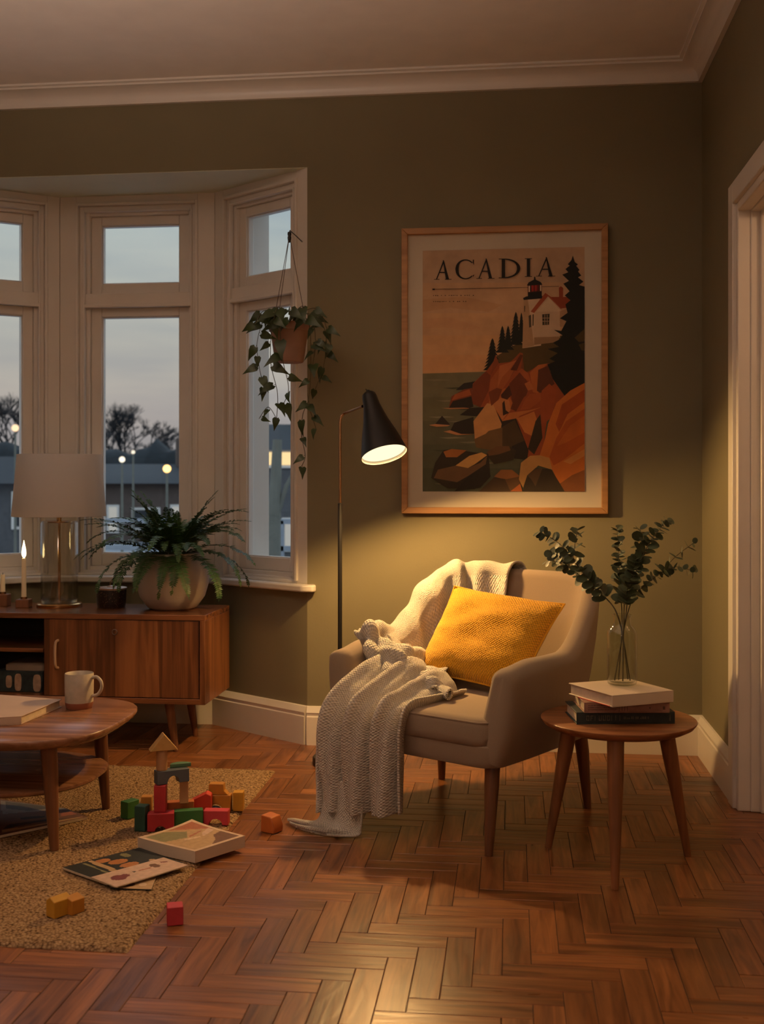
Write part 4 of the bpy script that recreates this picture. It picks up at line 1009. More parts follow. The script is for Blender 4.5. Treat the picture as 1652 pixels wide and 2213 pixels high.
bc, bpt = book('hardback_book', 'cream hardback lying askew on top of the stack under the bottle', [(.276, 3.108), (.454, 3.206), (.350, 3.384), (.167, 3.290)], TZ + .0642, TZ + .097, M['cream_cover'], g_, spine_side=0)
m = MB(); a_, b_ = bpt(.0, .05, .003), bpt(.0, .75, .003); m.tube([a_ + Vector((-.001, 0, -.001)), b_ + Vector((-.003, 0, -.002))], .0016, 6); m.build('bookmark', M['red_line'], bc)
# glass bottle
VZ = TZ + .0972; VC = Vector((.318, 3.272, VZ))
t = thing('glass_bottle', 'clear glass bottle vase standing on the book stack', 'vase', VC)
m = MB(); m.lathe([(.002, .004), (.036, .003), (.041, .006), (.0425, .014), (.0425, .145), (.041, .155), (.034, .166), (.026, .173), (.0245, .18), (.0245, .196), (.027, .199), (.027, .204), (.0245, .205),
                   (.0225, .203), (.0225, .178), (.032, .163), (.0385, .152), (.0395, .145), (.0395, .016), (.034, .010), (.002, .010)], n=56, caps=False); m.build('bottle', M['vase'], t, angle=50)
# eucalyptus branches
def euca(label, pts, nleaf, sz, seed, side=None):
    rs = random.Random(seed); root = thing('eucalyptus_branch', label, 'branch', VC, 0, 'eucalyptus branches in the bottle')
    pl_ = smooth_line([Vector(p) - VC for p in pts], 60); m = MB(); m.tube(pl_, [.0019 * (1 - .6 * i / 60) for i in range(61)], 6)
    tw = []
    if side:
        for (i0, tip) in side:
            b0 = pl_[i0]; tl = smooth_line([b0, b0.lerp(Vector(tip) - VC, .5) + Vector((0, 0, .008)), Vector(tip) - VC], 20); m.tube(tl, .0011, 5); tw.append(tl)
    m.build('stem', M['twig'], root)
    m = MB()
    def leaf(p, tg, an, s_):
        o1 = tg.orthogonal().normalized(); o2 = tg.cross(o1); d = (o1 * math.cos(an) + o2 * math.sin(an)) * .9 + tg * rs.uniform(.1, .5); d.normalize()
        n_ = (tg * .8 + Vector((rs.uniform(-.5, .5), rs.uniform(-1.2, -.2), rs.uniform(-.3, .6)))); n_ = (n_ - d * n_.dot(d)).normalized(); w = d.cross(n_)
        c_ = p + d * s_ * 1.05; ring_ = []
        for k in range(10):
            a2 = 2 * PI * k / 10; ring_.append(m.bm.verts.new(c_ + d * (s_ * math.cos(a2) * (1.0 if math.cos(a2) > 0 else 1.08)) + w * (s_ * .86 * math.sin(a2)) + n_ * (.10 * s_ * math.sin(a2) ** 2)))
        ctr = m.bm.verts.new(c_)
        for k in range(10): m.face([ctr, ring_[k], ring_[(k + 1) % 10]])
    for tl, nl, start in [(pl_, nleaf, .40)] + [(x, 6, .15) for x in tw]:
        for k in range(nl):
            f = start + (1 - start) * (k + .3) / nl; i = min(len(tl) - 2, int(f * (len(tl) - 1))); tg = (tl[i + 1] - tl[i]).normalized()
            an = k * PI / 2 + rs.uniform(-.4, .4); s_ = sz * (1.15 - .5 * (k / nl)) * rs.uniform(.85, 1.15)
            leaf(tl[i], tg, an, s_); leaf(tl[i], tg, an + PI + rs.uniform(-.3, .3), s_)
    leaf(pl_[-1], (pl_[-1] - pl_[-2]).normalized(), 0, sz * .8)
    m.build('leaves', M['euca'], root, angle=180)
nk = VC + Vector((0, 0, .19))
def bt_(dx, dy): return VC + Vector((dx, dy, .015))
euca('long eucalyptus branch arching left over the armchair back', [bt_(.022, -.01), nk + Vector((-.010, -.004, 0)), at(1308, 1290, 3.25), at(1262, 1240, 3.22), at(1215, 1180, 3.20), at(1166, 1148, 3.20)], 19, .0165, 1, [(42, at(1250, 1142, 3.27))])
euca('lower left eucalyptus branch drooping towards the armchair', [bt_(.018, .012), nk + Vector((-.008, .008, 0)), at(1300, 1282, 3.32), at(1262, 1250, 3.33), at(1222, 1222, 3.33), at(1186, 1210, 3.34)], 15, .0165, 2, [(46, at(1190, 1192, 3.3))])
euca('upright eucalyptus branch standing straight up from the bottle', [bt_(-.01, .0), nk + Vector((0, 0, 0)), at(1340, 1270, 3.30), at(1338, 1200, 3.32), at(1334, 1140, 3.34)], 22, .0150, 3)
euca('tallest eucalyptus branch leaning right with a round tip leaf', [bt_(-.022, -.01), nk + Vector((.008, -.008, 0)), at(1362, 1270, 3.20), at(1395, 1190, 3.17), at(1425, 1145, 3.16), at(1443, 1124, 3.16)], 18, .0165, 4, [(34, at(1384, 1140, 3.22))])
euca('low eucalyptus branch sweeping out to the far right', [bt_(-.020, .014), nk + Vector((.012, .004, 0)), at(1375, 1285, 3.26), at(1415, 1248, 3.24), at(1460, 1225, 3.24), at(1502, 1236, 3.25)], 17, .0140, 5, [(38, at(1505, 1170, 3.3))])
euca('short dense eucalyptus branch in the middle of the bunch', [bt_(.0, -.02), nk + Vector((.004, -.010, 0)), at(1352, 1290, 3.20), at(1368, 1240, 3.19), at(1374, 1205, 3.18)], 18, .0180, 6)

# ------------------------------------------------------------------ rug and things on the floor
RZ = .012
rugm, nt, b = newmat('looped jute rug'); L = nt.links.new
tc = N(nt, 'ShaderNodeTexCoord'); vo = N(nt, 'ShaderNodeTexVoronoi'); vo.inputs['Scale'].default_value = 135; L(tc.outputs['Object'], vo.inputs['Vector'])
r = ramp(nt, [(.0, (.60, .41, .23)), (.55, (.38, .235, .12)), (.9, (.11, .062, .03))]); L(vo.outputs['Distance'], r.inputs['Fac'])
nz = N(nt, 'ShaderNodeTexNoise'); nz.inputs['Scale'].default_value = 70; L(tc.outputs['Object'], nz.inputs['Vector'])
mixc = N(nt, 'ShaderNodeMixRGB', blend_type='MULTIPLY'); mixc.inputs['Fac'].default_value = .8; r2 = ramp(nt, [(.3, (.6, .55, .5)), (.65, (1, 1, 1))]); L(nz.outputs['Fac'], r2.inputs['Fac'])
L(r.outputs['Color'], mixc.inputs[1]); L(r2.outputs['Color'], mixc.inputs[2]); L(mixc.outputs[0], b.inputs['Base Color']); b.inputs['Roughness'].default_value = .95; b.inputs['Specular IOR Level'].default_value = .1
bp = N(nt, 'ShaderNodeBump'); bp.inputs['Strength'].default_value = .9; bp.inputs['Distance'].default_value = .006; bp.invert = True; L(vo.outputs['Distance'], bp.inputs['Height']); L(bp.outputs['Normal'], b.inputs['Normal'])
RX0, RX1, RY0, RY1 = -2.75, -.893, 2.525, 4.175
mb = MB(); G = []; st = .0075; ny = int((RY1 - RY0) / st); nx = int((RX1 - RX0) / st); rr_ = random.Random(8)
for j in range(ny + 1):
    row = []
    for i in range(nx + 1):
        edge = min(i, nx - i, j, ny - j)
        x_, y_ = RX0 + (RX1 - RX0) * i / nx, RY0 + (RY1 - RY0) * j / ny
        if edge == 0: z_ = 0.0005
        else: z_ = RZ - .003 + rr_.uniform(0, .0035) - (.003 if edge == 1 else 0)
        row.append(Vector((x_ + rr_.uniform(-.0016, .0016), y_ + rr_.uniform(-.0016, .0016), z_)))
    G.append(row)
mb.grid(G); rug = mb.build('rug', rugm, None, angle=180); tag(rug, 'beige looped jute rug under the coffee table', 'rug')

# coffee table
CT = Vector((-1.64, 3.385, RZ)); CZ = .360
t = thing('coffee_table', 'rounded walnut coffee table with lower shelf standing on the rug', 'coffee table', CT)
def sq(rx, ry, e, n=72, cx=0, cy=0):
    o = []
    for k in range(n):
        a_ = 2 * PI * k / n; o.append((cx + rx * math.copysign(abs(math.cos(a_)) ** (2 / e), math.cos(a_)), cy + ry * math.copysign(abs(math.sin(a_)) ** (2 / e), math.sin(a_))))
    return o
P = sq(.430, .345, 3.3)
m = MB(); ringz = lambda f, z: [Vector((x * f, y * f, z - RZ)) for x, y in P]
m.loft([ringz(.955, CZ - .030), ringz(.985, CZ - .020), ringz(1, CZ - .010), ringz(1, CZ - .003), ringz(.993, CZ)]); m.build('tabletop', M['table_wood'], t, angle=50)
P = sq(.355, .270, 2.5); m = MB(); m.loft([ringz(.97, .172), ringz(1, .180), ringz(1, .187), ringz(.98, .190)]); m.build('shelf', M['table_wood'], t, angle=50)
for sx in (1, -1):
    for sy, fy in ((-.205, -.207), (.205, .220)):
        m = MB(); m.tube([(sx * .272, sy, CZ - .026 - RZ), (sx * .278, sy, .25 - RZ), (sx * .292, fy, 0)], [.025, .0235, .0135], 16); m.build('leg', M['leg_wood'], t)
# mug
mc = at(177, 1530, 3.79); 
t = thing('mug', 'grey stoneware mug with bare red clay foot on the coffee table', 'mug', (-1.418, 3.545, CZ))
m = MB(); m.lathe([(.002, .0), (.040, .0), (.0425, .003), (.0455, .018), (.0455, .020), (.040, .020), (.002, .02)], n=48); m.build('foot', M['clay'], t)
m = MB(); m.lathe([(.0455, .020), (.0468, .06), (.0468, .112), (.0455, .1145), (.0435, .112), (.0435, .03), (.002, .026)], n=48, caps=False); m.build('body', M['mug'], t, angle=50)
m = MB(); m.tube(smooth_line([(.045, -.004, .100), (.062, -.006, .103), (.078, -.008, .088), (.079, -.008, .066), (.066, -.006, .046), (.045, -.004, .040)], 30), .0056, 12); m.build('handle', M['mug'], t)
# book on the coffee table
book('closed_book', 'thick cream closed book lying on the coffee table', [(-1.80, 3.145), (-1.494, 3.272), (-1.478, 3.545), (-1.72, 3.60)], CZ, CZ + .026, mat('pinkish beige book cover', (.52, .37, .27), .6, var=.06), None, spine_side=0)

def sheet_thing(name, label, corners, z0, th, mats_fn, cat_='magazine', group=None, curl=.0, curls=None):
    """magazine / leaflet lying on the rug: a page block with a printed cover on top"""
    c = [Vector((x, y, 0)) for x, y in corners]; o = sum(c, Vector((0, 0, 0))) / 4
    root = thing(name, label, cat_, (o.x, o.y, z0), 0, group); c = [p - o for p in c]
    cz = curls or (0, 0, 0, 0)
    def pt(u_, v_, z):
        w = ((1 - u_) * (1 - v_), u_ * (1 - v_), u_ * v_, (1 - u_) * v_)
        return (c[0] * w[0] + c[1] * w[1] + c[2] * w[2] + c[3] * w[3]) + Vector((0, 0, z + sum(a_ ** 3 * b_ for a_, b_ in zip(w, cz))))
    n = 12; m = MB()
    bot = [[pt(i / n, j / n, .0003) for i in range(n + 1)] for j in range(n + 1)]; top = [[pt(i / n, j / n, th) for i in range(n + 1)] for j in range(n + 1)]
    m.grid(bot); m.grid(top)
    for k in range(n):
        for a_, b_ in (((0, k), (0, k + 1)), ((n, k), (n, k + 1)), ((k, 0), (k + 1, 0)), ((k, n), (k + 1, n))):
            vs = [m.bm.verts.new(q) for q in (bot[a_[0]][a_[1]], bot[b_[0]][b_[1]], top[b_[0]][b_[1]], top[a_[0]][a_[1]])]; m.face(vs)
    bmesh.ops.remove_doubles(m.bm, verts=m.bm.verts[:], dist=.00005)
    m.build('pages', mats_fn[0], root, angle=40)
    m = MB(); pm = [mats_fn[1]]; n = 56
    def inside(x, y, poly):
        r_ = False
        for k in range(len(poly)):
            (xa, ya), (xb, yb) = poly[k], poly[k - 1]
            if (ya > y) != (yb > y) and x < (xb - xa) * (y - ya) / (yb - ya) + xa: r_ = not r_
        return r_
    V = [[m.bm.verts.new(pt(.002 + .996 * i / n, .002 + .996 * j / n, th + .0003)) for i in range(n + 1)] for j in range(n + 1)]
    for j in range(n):
        for i in range(n):
            mm_ = mats_fn[1]; cu_, cv_ = (i + .5) / n, (j + .5) / n
            for poly, mm in mats_fn[2]:
                if inside(cu_, cv_, poly): mm_ = mm
            if mm_ not in pm: pm.append(mm_)
            m.mi = pm.index(mm_); m.face([V[j][i], V[j][i + 1], V[j + 1][i + 1], V[j + 1][i]])
    m.build('cover', pm, root, angle=180)
    return root
def ell(cx, cy, rx, ry, n=14, a0=0): return [(cx + rx * math.cos(2 * PI * k / n + a0), cy + ry * math.sin(2 * PI * k / n + a0)) for k in range(n)]
cmt = {k: mat('print ' + k, c, .55, var=.12, vscale=60) for k, c in dict(dark=(.022, .026, .026), orange=(.42, .17, .06), cream=(.62, .45, .32), pinkish=(.60, .42, .33), wine=(.20, .05, .05), olive=(.22, .20, .10), brown=(.16, .075, .045), rust=(.38, .13, .07), grey=(.10, .10, .10), sand=(.46, .30, .16), sky=(.28, .26, .24)).items()}
rs = random.Random(2)
gm = 'magazines on the rug'
sheet_thing('magazine', 'dark magazine with orange round fruit on its cover, by the rug edge', [(-1.252, 3.008), (-1.085, 2.905), (-.925, 3.085), (-1.095, 3.200)], RZ + .0035, .006,
   (M['paper'], cmt['dark'], [(ell(.15, .42, .085, .10), cmt['orange']), (ell(.33, .52, .10, .12), cmt['orange']), (ell(.55, .55, .095, .12), cmt['orange']), (ell(.16, .72, .10, .05), cmt['olive']), (ell(.82, .55, .14, .10), cmt['pinkish']), (ell(.60, .82, .05, .04), cmt['sand']),
     ([(.02, .30), (.95, .26), (.95, .34), (.02, .36)], cmt['sand']), ([(.05, .22), (.98, .19), (.98, .22), (.05, .25)], cmt['olive'])]), group=gm)
sheet_thing('leaflet', 'cream leaflet with dark red pictures lying across the dark magazine', [(-1.045, 2.870), (-.902, 3.052), (-.992, 3.112), (-1.139, 2.930)], RZ + .0105, .003,
   (M['paper'], cmt['pinkish'], [(ell(.20, .50, .09, .20), cmt['wine']), (ell(.30, .52, .05, .12), cmt['wine']), (ell(.44, .6, .018, .05), cmt['dark']), (ell(.74, .62, .055, .17), cmt['brown']), ([(.50, .55), (.66, .52), (.66, .58), (.5, .61)], cmt['rust']), ([(.85, .70), (.92, .60), (.94, .66), (.87, .78)], cmt['wine'])]), 'leaflet', curls=(0, .002, 0, .001))
sheet_thing('booklet', 'small sand-coloured booklet sticking out under the cream leaflet', [(-1.070, 2.888), (-.955, 2.889), (-.972, 2.985), (-1.090, 2.985)], RZ + .001, .0022,
   (cmt['dark'], cmt['sand'], [(ell(.45, .3, .12, .15), cmt['brown']), (ell(.75, .35, .1, .12), cmt['cream'])]), 'booklet')
sheet_thing('magazine', 'wide open magazine with dark landscape lying under the coffee table', [(-1.560, 3.258), (-1.362, 3.476), (-1.470, 3.560), (-1.745, 3.640)], RZ + .001, .008,
   (M['paper'], cmt['brown'], [([(.05, .55), (.5, .62), (.98, .80), (.98, .97), (.03, .97)], cmt['sky']), ([(.1, .72), (.4, .66), (.9, .86), (.6, .95), (.1, .95)], cmt['grey']), ([(.04, .05), (.96, .05), (.96, .10), (.04, .12)], cmt['sand']), ([(.05, .14), (.5, .18), (.8, .14), (.6, .26), (.1, .24)], cmt['dark']), (ell(.42, .38, .16, .05), cmt['dark']), ([(.75, .3), (.97, .34), (.97, .6), (.8, .5)], cmt['rust'])]), group=gm)
sheet_thing('picture_book', 'thick pale picture book with landscape cover beside the block tower', [(-.898, 3.106), (-.790, 3.262), (-.985, 3.372), (-1.100, 3.200)], RZ + .002, .034,
   (M['cream_cover'], cmt['cream'], [([(.05, .06), (.95, .06), (.95, .94), (.05, .94)], cmt['sand']), ([(.05, .06), (.40, .06), (.6, .3), (.3, .55), (.05, .6)], cmt['sand']), ([(.5, .94), (.95, .55), (.95, .94)], cmt['rust']), ([(.40, .06), (.95, .06), (.95, .40), (.75, .35), (.6, .18)], cmt['brown']), ([(.08, .60), (.42, .52), (.62, .72), (.4, .92), (.08, .92)], cmt['olive']), ([(.45, .50), (.75, .58), (.8, .62), (.5, .56)], cmt['rust']), ([(.6, .4), (.93, .5), (.93, .62), (.7, .52)], cmt['pinkish']), ([(.3, .45), (.55, .4), (.6, .44), (.34, .5)], cmt['cream'])]), 'book', curls=(0, 0, .010, .004))

# wooden blocks
gb = 'wooden toy blocks'
def blk(label, mb_, color, loc, rz=0, bevel=.0018, name='toy_block'):
    o = mb_.build(name, PAINT[color], None, bevel=bevel); move(o, loc, rz); tag(o, label, 'toy block', gb); return o
def B(w, d, h):
    m_ = MB(); m_.box(-w / 2, w / 2, -d / 2, d / 2, 0, h); return m_
def ARCH(w, d, h, r_, hz=None):
    m_ = MB(); n_ = 14; hz = hz or r_
    arc = [(-r_ * math.cos(PI * k / n_), hz * math.sin(PI * k / n_)) for k in range(n_ + 1)]          # left to right
    low = [(-w / 2, 0)] + arc + [(w / 2, 0)]; top = [(-w / 2, h)] + [(x, h) for x, z in arc] + [(w / 2, h)]
    V = {}
    for sd, y in (('f', -d / 2), ('b', d / 2)):
        for nm, L_0 in (('l', low), ('t', top)): V[sd + nm] = [m_.bm.verts.new((x, y, z)) for x, z in L_0]
    for k in range(len(low) - 1):
        m_.face([V['fl'][k], V['fl'][k + 1], V['ft'][k + 1], V['ft'][k]]); m_.face([V['bl'][k], V['bl'][k + 1], V['bt'][k + 1], V['bt'][k]])
        m_.face([V['ft'][k], V['ft'][k + 1], V['bt'][k + 1], V['bt'][k]]); m_.face([V['fl'][k], V['fl'][k + 1], V['bl'][k + 1], V['bl'][k]])
    for k in (0, -1): m_.face([V['fl'][k], V['ft'][k], V['bt'][k], V['bl'][k]])
    return m_
z0 = RZ
blk('red arch block at the foot of the tower', ARCH(.082, .042, .056, .017), 'red', (-1.094, 3.402, z0), .25)
blk('upright red pillar block standing on the red arch', B(.037, .037, .083), 'red', (-1.098, 3.412, z0 + .0565), .15)
blk('plain tan pillar block under the right end of the blue bridge', B(.028, .030, .0735), 'tan', (-1.042, 3.478, z0 + .066), .3)
BR = .62
blk('slate blue bridge arch block spanning the two pillars', ARCH(.104, .038, .042, .0195, .024), 'slate', (-1.071, 3.441, z0 + .140), BR)
m_ = MB(); m_.lathe([(.0175, 0), (.0175, .064)], n=28)
blk('natural wood cylinder block standing on the blue bridge', m_, 'tan', (-1.098, 3.424, z0 + .1825), 0, .001)
m_ = MB(); m_.prism([(-.044, 0), (.044, 0), (0, .052)], -.020, .020, lambda x, y, h: Vector((x, h, y)))
blk('natural wood triangular roof block at the top of the tower', m_, 'straw', (-1.093, 3.424, z0 + .247), .45)
m_ = MB(); m_.prism([(.034 * math.cos(k * PI / 16), .026 * math.sin(k * PI / 16)) for k in range(17)], 0, .012)
blk('pale green half-round block lying on the back of the blue bridge', m_, 'sage', (-1.048, 3.462, z0 + .1825), .5)
blk('tall dark green block left of the red arch', B(.036, .036, .078), 'teal', (-1.152, 3.393, z0), -.1)
m_ = MB(); m_.prism([(-.020, 0), (.020, 0), (.018, .012), (-.004, .020), (-.016, .014)], -.014, .014, lambda x, y, h: Vector((x, h, y)))
blk('amber wedge block behind the tall dark green block', B(.034, .03, .096), 'amber', (-1.150, 3.434, z0), .2)
blk('mid green cube block at the left end of the blocks', B(.034, .05, .055), 'green', (-1.236, 3.520, z0), -.5)
blk('brown orange slab block behind the green arch', B(.092, .030, .0655), 'orange', (-1.062, 3.555 - .06, z0), .30)
m_ = MB(); m_.prism([(-.034, 0), (.034, 0), (.034, .066), (.018, .074), (-.034, .048)], -.02, .02, lambda x, y, h: Vector((x, h, y)))
blk('bright scarlet sloped block behind the orange slab', m_, 'scarlet', (-1.012, 3.575, z0), .12)
blk('bright green arch block in front of the orange slab', ARCH(.092, .030, .052, .017), 'green', (-1.020, 3.452, z0), .32)
blk('low crimson arch block right of the green arch', ARCH(.080, .036, .046, .022, .020), 'pink', (-.936, 3.482, z0), .05)
m_ = ARCH(.096, .036, .056, .024, .026)
blk('large amber arch block at the right end of the blocks', m_, 'amber', (-.972, 3.622, z0), .05)
m_ = MB(); m_.prism([(-.033, 0), (.033, 0), (.024, .030), (-.024, .030)] if False else [(-.040, 0), (.040, 0), (.026, .014), (.024, .036), (-.024, .036), (-.026, .014)], -.016, .016, lambda x, y, h: Vector((x, h, y)))
blk('amber stepped crown block on top of the large amber arch', m_, 'amber', (-.972, 3.622, z0 + .0565), .05)
blk('yellow square block at the far right of the blocks', B(.034, .036, .062), 'yellow', (-.903, 3.640, z0), .1)
m_ = MB(); m_.prism([(.022 * math.cos(k * PI / 14), .022 * math.sin(k * PI / 14)) for k in range(15)], -.013, .013, lambda x, y, h: Vector((x, h, y)))
blk('dark half-round block lying inside the large amber arch', m_, 'slate', (-.972, 3.595, z0), .05)
# strays
m_ = MB(); m_.prism([(-.026, 0), (.026, 0), (.028, .020), (.016, .050), (-.024, .054)], -.024, .024, lambda x, y, h: Vector((x, h, y)))
blk('orange chipped block alone on the bare floor near the throw', m_, 'orange', (-.752, 3.462, .001), -.45, .003)
m_ = B(.040, .040, .046); 
blk('crimson cube block alone on the floor by the rug edge', m_, 'pink', (-.836, 2.712, .001), .35, .002)
m_ = MB(); m_.prism([(-.023, 0), (.012, 0), (.012, .040), (-.008, .050), (-.023, .040)], -.026, .026, lambda x, y, h: Vector((x, h, y)))
blk('yellow wedge block alone on the front of the rug', m_, 'yellow', (-1.130, 2.700, z0), -.55)
m_ = MB(); m_.prism([(-.012, 0), (.016, 0), (.016, .036), (-.012, .044)], -.020, .020, lambda x, y, h: Vector((x, h, y)))
blk('small orange block touching the yellow wedge on the rug', m_, 'amber', (-1.102, 2.722, z0), -.50)

# ------------------------------------------------------------------ the street outside (dusk)
GZ = -.9
mb = MB(); mb.box(-60, 40, 5.6, 90, GZ - .1, GZ)
gr = mat('wet grey lawn and road', (.27, .30, .34), .5, var=.35, vscale=.4); struct(mb.build('ground', gr))
hm = mat('rendered house wall', (.10, .10, .105), .9); rfm = mat('slate roof', (.02, .024, .028), .8); brown = mat('brown brick', (.12, .085, .07), .9)
litw = emis('lit window', (1, .70, .34), 1.1); paleW = emis('pale lit window', (.9, .88, .82), .42)
def house(label, cx, cy, w, d, h, rh, m1, wins, rz=0):
    o = thing('house', label, 'house', (cx, cy, GZ), rz)
    m = MB(); m.box(-w / 2, w / 2, -d / 2, d / 2, 0, h); m.build('walls', m1, o)
    m = MB(); m.prism([(-d / 2 - .3, h), (d / 2 + .3, h), (0, h + rh)], -w / 2 - .3, w / 2 + .3, lambda x, y, k: Vector((k, x, y))); m.build('roof', rfm, o)
    m = MB(); m.box(w * .3, w * .3 + .7, -.4, .4, h + rh * .5, h + rh + .9); m.build('chimney', brown, o)
    for (x, z, ww, hh2, mm) in wins:
        m = MB(); m.box(x - ww / 2 - .08, x + ww / 2 + .08, -d / 2 - .06, -d / 2 + .02, z - .08, z + hh2 + .08); f_ = m.build('window', M['trim'], o)
        m = MB(); m.box(x - ww / 2, x + ww / 2, -d / 2 - .08, -d / 2 - .05, z, z + hh2); m.build('pane', mm, f_)
    return o
dk = mat('unlit dark pane', (.03, .035, .04), .2)
def gp(px, d): p = at(px, 1045, d); return p.x, p.y
hx_, hy_ = gp(300, 40)
house('low brown terrace seen through the middle window pane', hx_, hy_, 4.4, 4, 2.0, .7, brown, [(-.9, .4, .26, .8, paleW), (.2, .5, .8, .6, dk), (1.2, .4, .22, .8, paleW)], .35)
hx_, hy_ = gp(-6, 33)
house('grey house seen through the left window pane', hx_, hy_, 3.6, 4, 2.0, .8, hm, [(-.6, .8, 1, .9, dk), (1.0, .8, .9, .9, dk)], .4)
hx_, hy_ = gp(595, 32)
house('grey house with lit upstairs window seen through the right pane', hx_, hy_, 2.3, 4, 2.9, .8, hm, [(-.22, 2.5, .34, .34, litw), (.36, 2.5, .5, .34, litw), (-.35, .35, .22, .62, paleW), (.10, .35, .24, .62, paleW), (.40, .25, .24, .75, paleW)], .2)
bark = mat('bare dusk branches', (.022, .026, .032), .9); ev = mat('dark hedge foliage', (.010, .015, .018), .9, var=.4, vscale=2)
def bare_tree(label, x, y, h, seed, spread=.55):
    rs = random.Random(seed); o = thing('bare_tree', label, 'tree', (x, y, GZ), 0, 'bare trees across the street'); m = MB(); crown = MB()
    def grow(p, d, ln, r_, lev):
        q_ = p + d * ln; (m if lev < 2 else crown).tube([p, p.lerp(q_, .5) + Vector((rs.uniform(-1, 1), rs.uniform(-1, 1), 0)) * ln * .05, q_], [r_, r_ * .85, r_ * .65], 5, False)
        if lev >= 6: return
        for k in range(3 if lev < 4 else 5):
            nd = (d + Vector((rs.uniform(-1, 1), rs.uniform(-1, 1), rs.uniform(-.15, .55))) * spread * 1.25).normalized(); grow(q_, nd, ln * rs.uniform(.62, .82), r_ * .60, lev + 1)
    grow(Vector((0, 0, 0)), Vector((0, 0, 1)), h * .28, h * .020, 0)
    m.build('trunk', bark, o); crown.build('branches', bark, o); return o
for lb_, px_, d_, h_, sd_ in (('large bare tree behind the hedge in the middle window pane', 262, 50, 6.3, 1), ('smaller bare tree right of the large bare tree', 372, 56, 4.8, 2),
    ('leaning bare tree left of the large bare tree', 205, 62, 5.6, 6), ('big bare tree in the left window pane', 22, 50, 6.9, 3), ('thin bare tree in the right window pane', 610, 48, 4.4, 4)):
    bare_tree(lb_, *gp(px_, d_), h_, sd_)
def hedge(label, x0_, x1_, y, hs, seed):
    rs = random.Random(seed); o = MB(); n_ = int((x1_ - x0_) * 3)
    G_ = []
    for row in range(9):
        f = row / 8; an = f * PI; rw = []
        for k in range(n_ + 1):
            x = x0_ + (x1_ - x0_) * k / n_; h = hs * (.82 + .30 * mnoise.noise(Vector((x * .35, seed, 0))) + .12 * mnoise.noise(Vector((x * 1.7, seed, 4))))
            rw.append(Vector((x, y - 1.4 * math.cos(an) + .25 * mnoise.noise(Vector((x * 2, f * 5, seed))), GZ + h * math.sin(an) ** .5 * (1 + .06 * mnoise.noise(Vector((x * 3, f * 7, 1))))) ))
        G_.append(rw)
    o.grid(G_); h_ = o.build('hedge', ev, None, angle=180); tag(h_, label, 'hedge', 'hedges across the street'); return h_
hedge('long dark hedge behind the brown terrace', -18.6, -11.3, 44.5, 4.3, 1); hedge('dark hedge behind the left house', -30, -19.0, 44.5, 4.3, 2); hedge('dark hedge behind the right house', -10.9, -4, 42, 4.0, 3)
lp = mat('galvanised lamp post', (.16, .16, .13), .7)
def street_lamp(label, p, r_, c_, s_):
    o = thing('street_lamp', label, 'street lamp', (p.x, p.y, GZ), 0, 'street lamps outside'); m = MB(); m.tube([(0, 0, 0), (0, 0, p.z - GZ - r_)], [.035, .022], 10); m.build('post', lp, o)
    m = MB(); m.lathe([(r_ * math.sin(PI * k / 10) + .001, -r_ * math.cos(PI * k / 10)) for k in range(11)], (0, 0, p.z - GZ), 16); m.build('lantern', emis('lantern glow', c_, s_), o)
street_lamp('orange street lamp low in the middle window pane', at(361, 1013, 24), .085, (1, .55, .18), 3); street_lamp('white street lamp in the middle window pane', at(264, 993, 25), .065, (1, .88, .68), 1.5)
street_lamp('tiny white street lamp above the others in the middle pane', at(288, 977, 27), .045, (1, .85, .65), 1.2); street_lamp('peach street lamp in the left window pane', at(33, 925, 25), .08, (1, .66, .40), 1.4)
o = thing('wooden_post', 'greenish garden post with a side arm outside the right pane', 'post', (at(592, 1100, 12).x, at(592, 1100, 12).y, GZ))
m = MB(); top = at(592, 950, 12).z - GZ; m.tube([(0, 0, 0), (0, 0, top * .6), (.04, 0, top)], [.085, .075, .05], 10); m.build('post', lp, o)
m = MB(); m.tube([(0, 0, top * .62), (.14, 0, top * .80), (.22, 0, top * .86)], [.03, .025, .015], 8); m.build('side_arm', lp, o)
o = thing('garden_railing', 'pale metal garden railing outside the right window pane', 'railing', (gp(600, 13)[0], 13, GZ))
rl = mat('pale painted rail', (.30, .33, .37), .6)
for z_ in (1.20, 1.52):
    m = MB(); m.box(-2.5, 2.5, -.03, .03, z_, z_ + .06); m.build('rail', rl, o)
for x_ in (-2.4, -1.2, 0, 1.2, 2.4):
    m = MB(); m.box(x_ - .03, x_ + .03, -.03, .03, 0, 1.56); m.build('post', rl, o)

# ------------------------------------------------------------------ world: dusk sky
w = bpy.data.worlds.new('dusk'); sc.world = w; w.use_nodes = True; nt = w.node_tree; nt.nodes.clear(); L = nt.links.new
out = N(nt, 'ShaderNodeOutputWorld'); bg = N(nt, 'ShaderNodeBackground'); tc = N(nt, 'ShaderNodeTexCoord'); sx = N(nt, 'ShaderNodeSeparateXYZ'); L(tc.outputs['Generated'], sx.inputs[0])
r = ramp(nt, [(.0, '#8f8b8d'), (.06, '#a79f9b'), (.11, '#aeaaa3'), (.17, '#aeb1ac'), (.26, '#a3b2b6'), (.34, '#a5b6be'), (.6, (.78, .95, 1.15)), (1, (.78, .98, 1.25))]); L(sx.outputs['Z'], r.inputs['Fac'])  # upper stops, out of view, brightened to add light indoors
mp = N(nt, 'ShaderNodeMapping'); mp.inputs['Scale'].default_value = (2, 2, 14); L(tc.outputs['Generated'], mp.inputs['Vector'])
nz = N(nt, 'ShaderNodeTexNoise'); nz.inputs['Scale'].default_value = 2.2; nz.inputs['Detail'].default_value = 5; L(mp.outputs[0], nz.inputs['Vector'])
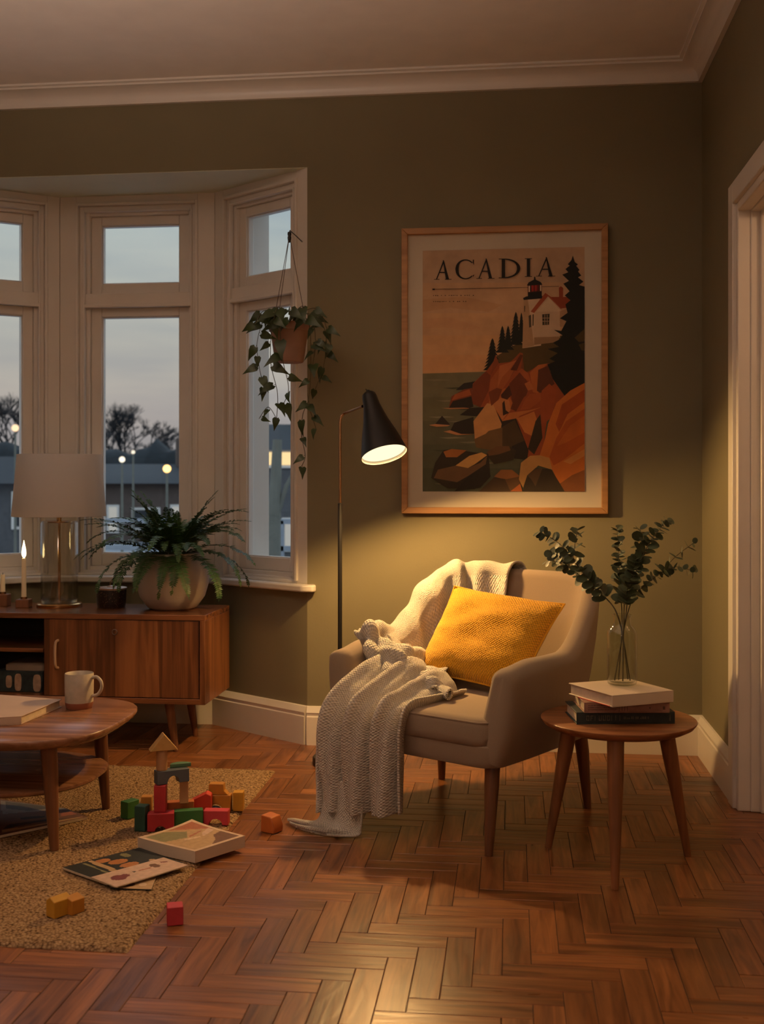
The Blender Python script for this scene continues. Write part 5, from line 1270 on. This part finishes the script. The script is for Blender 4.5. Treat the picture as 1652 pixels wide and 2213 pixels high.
r2 = ramp(nt, [(.35, (.86, .88, .92)), (.65, (1.08, 1.05, 1.0))]); L(nz.outputs['Fac'], r2.inputs['Fac'])
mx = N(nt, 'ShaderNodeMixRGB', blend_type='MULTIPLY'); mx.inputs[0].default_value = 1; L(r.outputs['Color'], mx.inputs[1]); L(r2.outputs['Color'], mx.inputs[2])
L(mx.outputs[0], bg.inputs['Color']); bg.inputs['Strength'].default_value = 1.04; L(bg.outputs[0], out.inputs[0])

# ------------------------------------------------------------------ lights
def point(name, loc, energy, color, r_):
    l = bpy.data.lights.new(name, 'POINT'); l.energy = energy; l.color = color; l.shadow_soft_size = r_
    o = bpy.data.objects.new(name, l); COL.objects.link(o); o.location = loc; return o
point('room_fill_light', (-.5, -.9, 1.5), 22, (1, .68, .52), .25)  # added warm fill behind the camera, no pendant there
def spot(name, loc, target, energy, color, r_, deg, blend=.6):
    l = bpy.data.lights.new(name, 'SPOT'); l.energy = energy; l.color = color; l.shadow_soft_size = r_; l.spot_size = math.radians(deg); l.spot_blend = blend
    o = bpy.data.objects.new(name, l); COL.objects.link(o); o.location = loc; o.rotation_euler = (Vector(target) - Vector(loc)).to_track_quat('-Z', 'Y').to_euler(); return o
spot('floor_lamp_bulb', SH_TOP + ax * (SL - .010), SH_TOP + ax * 2, 86, (1, .575, .20), .036, 178, .34)   # the white shade throws its light along its axis
spot('ceiling_fill_spot', (-1.5, 1.5, 1.7), (-1.5, 1.7, 2.8), 165, (1, .74, .58), .15, 140, .6)  # added out-of-view fill aimed up to brighten the ceiling, no lamp body
point('hall_bulb', (1.5, 3.0, 2.0), 8, (1, .58, .30), .10)
point('candle_flame_light', (-2.088, 4.60, SBZ1 + .036 + .215), 1.8, (1, .55, .2), .008)

# ------------------------------------------------------------------ camera and colour
cam = bpy.data.cameras.new('camera'); co = bpy.data.objects.new('camera', cam); COL.objects.link(co); sc.camera = co
co.location = (0, 0, CAMH); co.rotation_euler = (PI / 2, 0, YAW)
cam.sensor_fit = 'HORIZONTAL'; cam.sensor_width = 36; cam.lens = FPX * 36 / 1652; cam.shift_y = -(2213 / 2 - 1045) / 1652; cam.clip_end = 300; cam.clip_start = .05
cam.dof.use_dof = True; cam.dof.focus_distance = 3.7; cam.dof.aperture_fstop = cam.lens / 1000 / .009
sc.view_settings.view_transform = 'Standard'; sc.view_settings.look = 'None'; sc.view_settings.exposure = .12; sc.view_settings.gamma = 1; sc.view_settings.use_curve_mapping = False
sc.cycles.use_denoising = True; sc.cycles.max_bounces = 8; sc.cycles.transparent_max_bounces = 24; sc.cycles.caustics_reflective = False; sc.cycles.caustics_refractive = False
sc.cycles.sample_clamp_indirect = 4
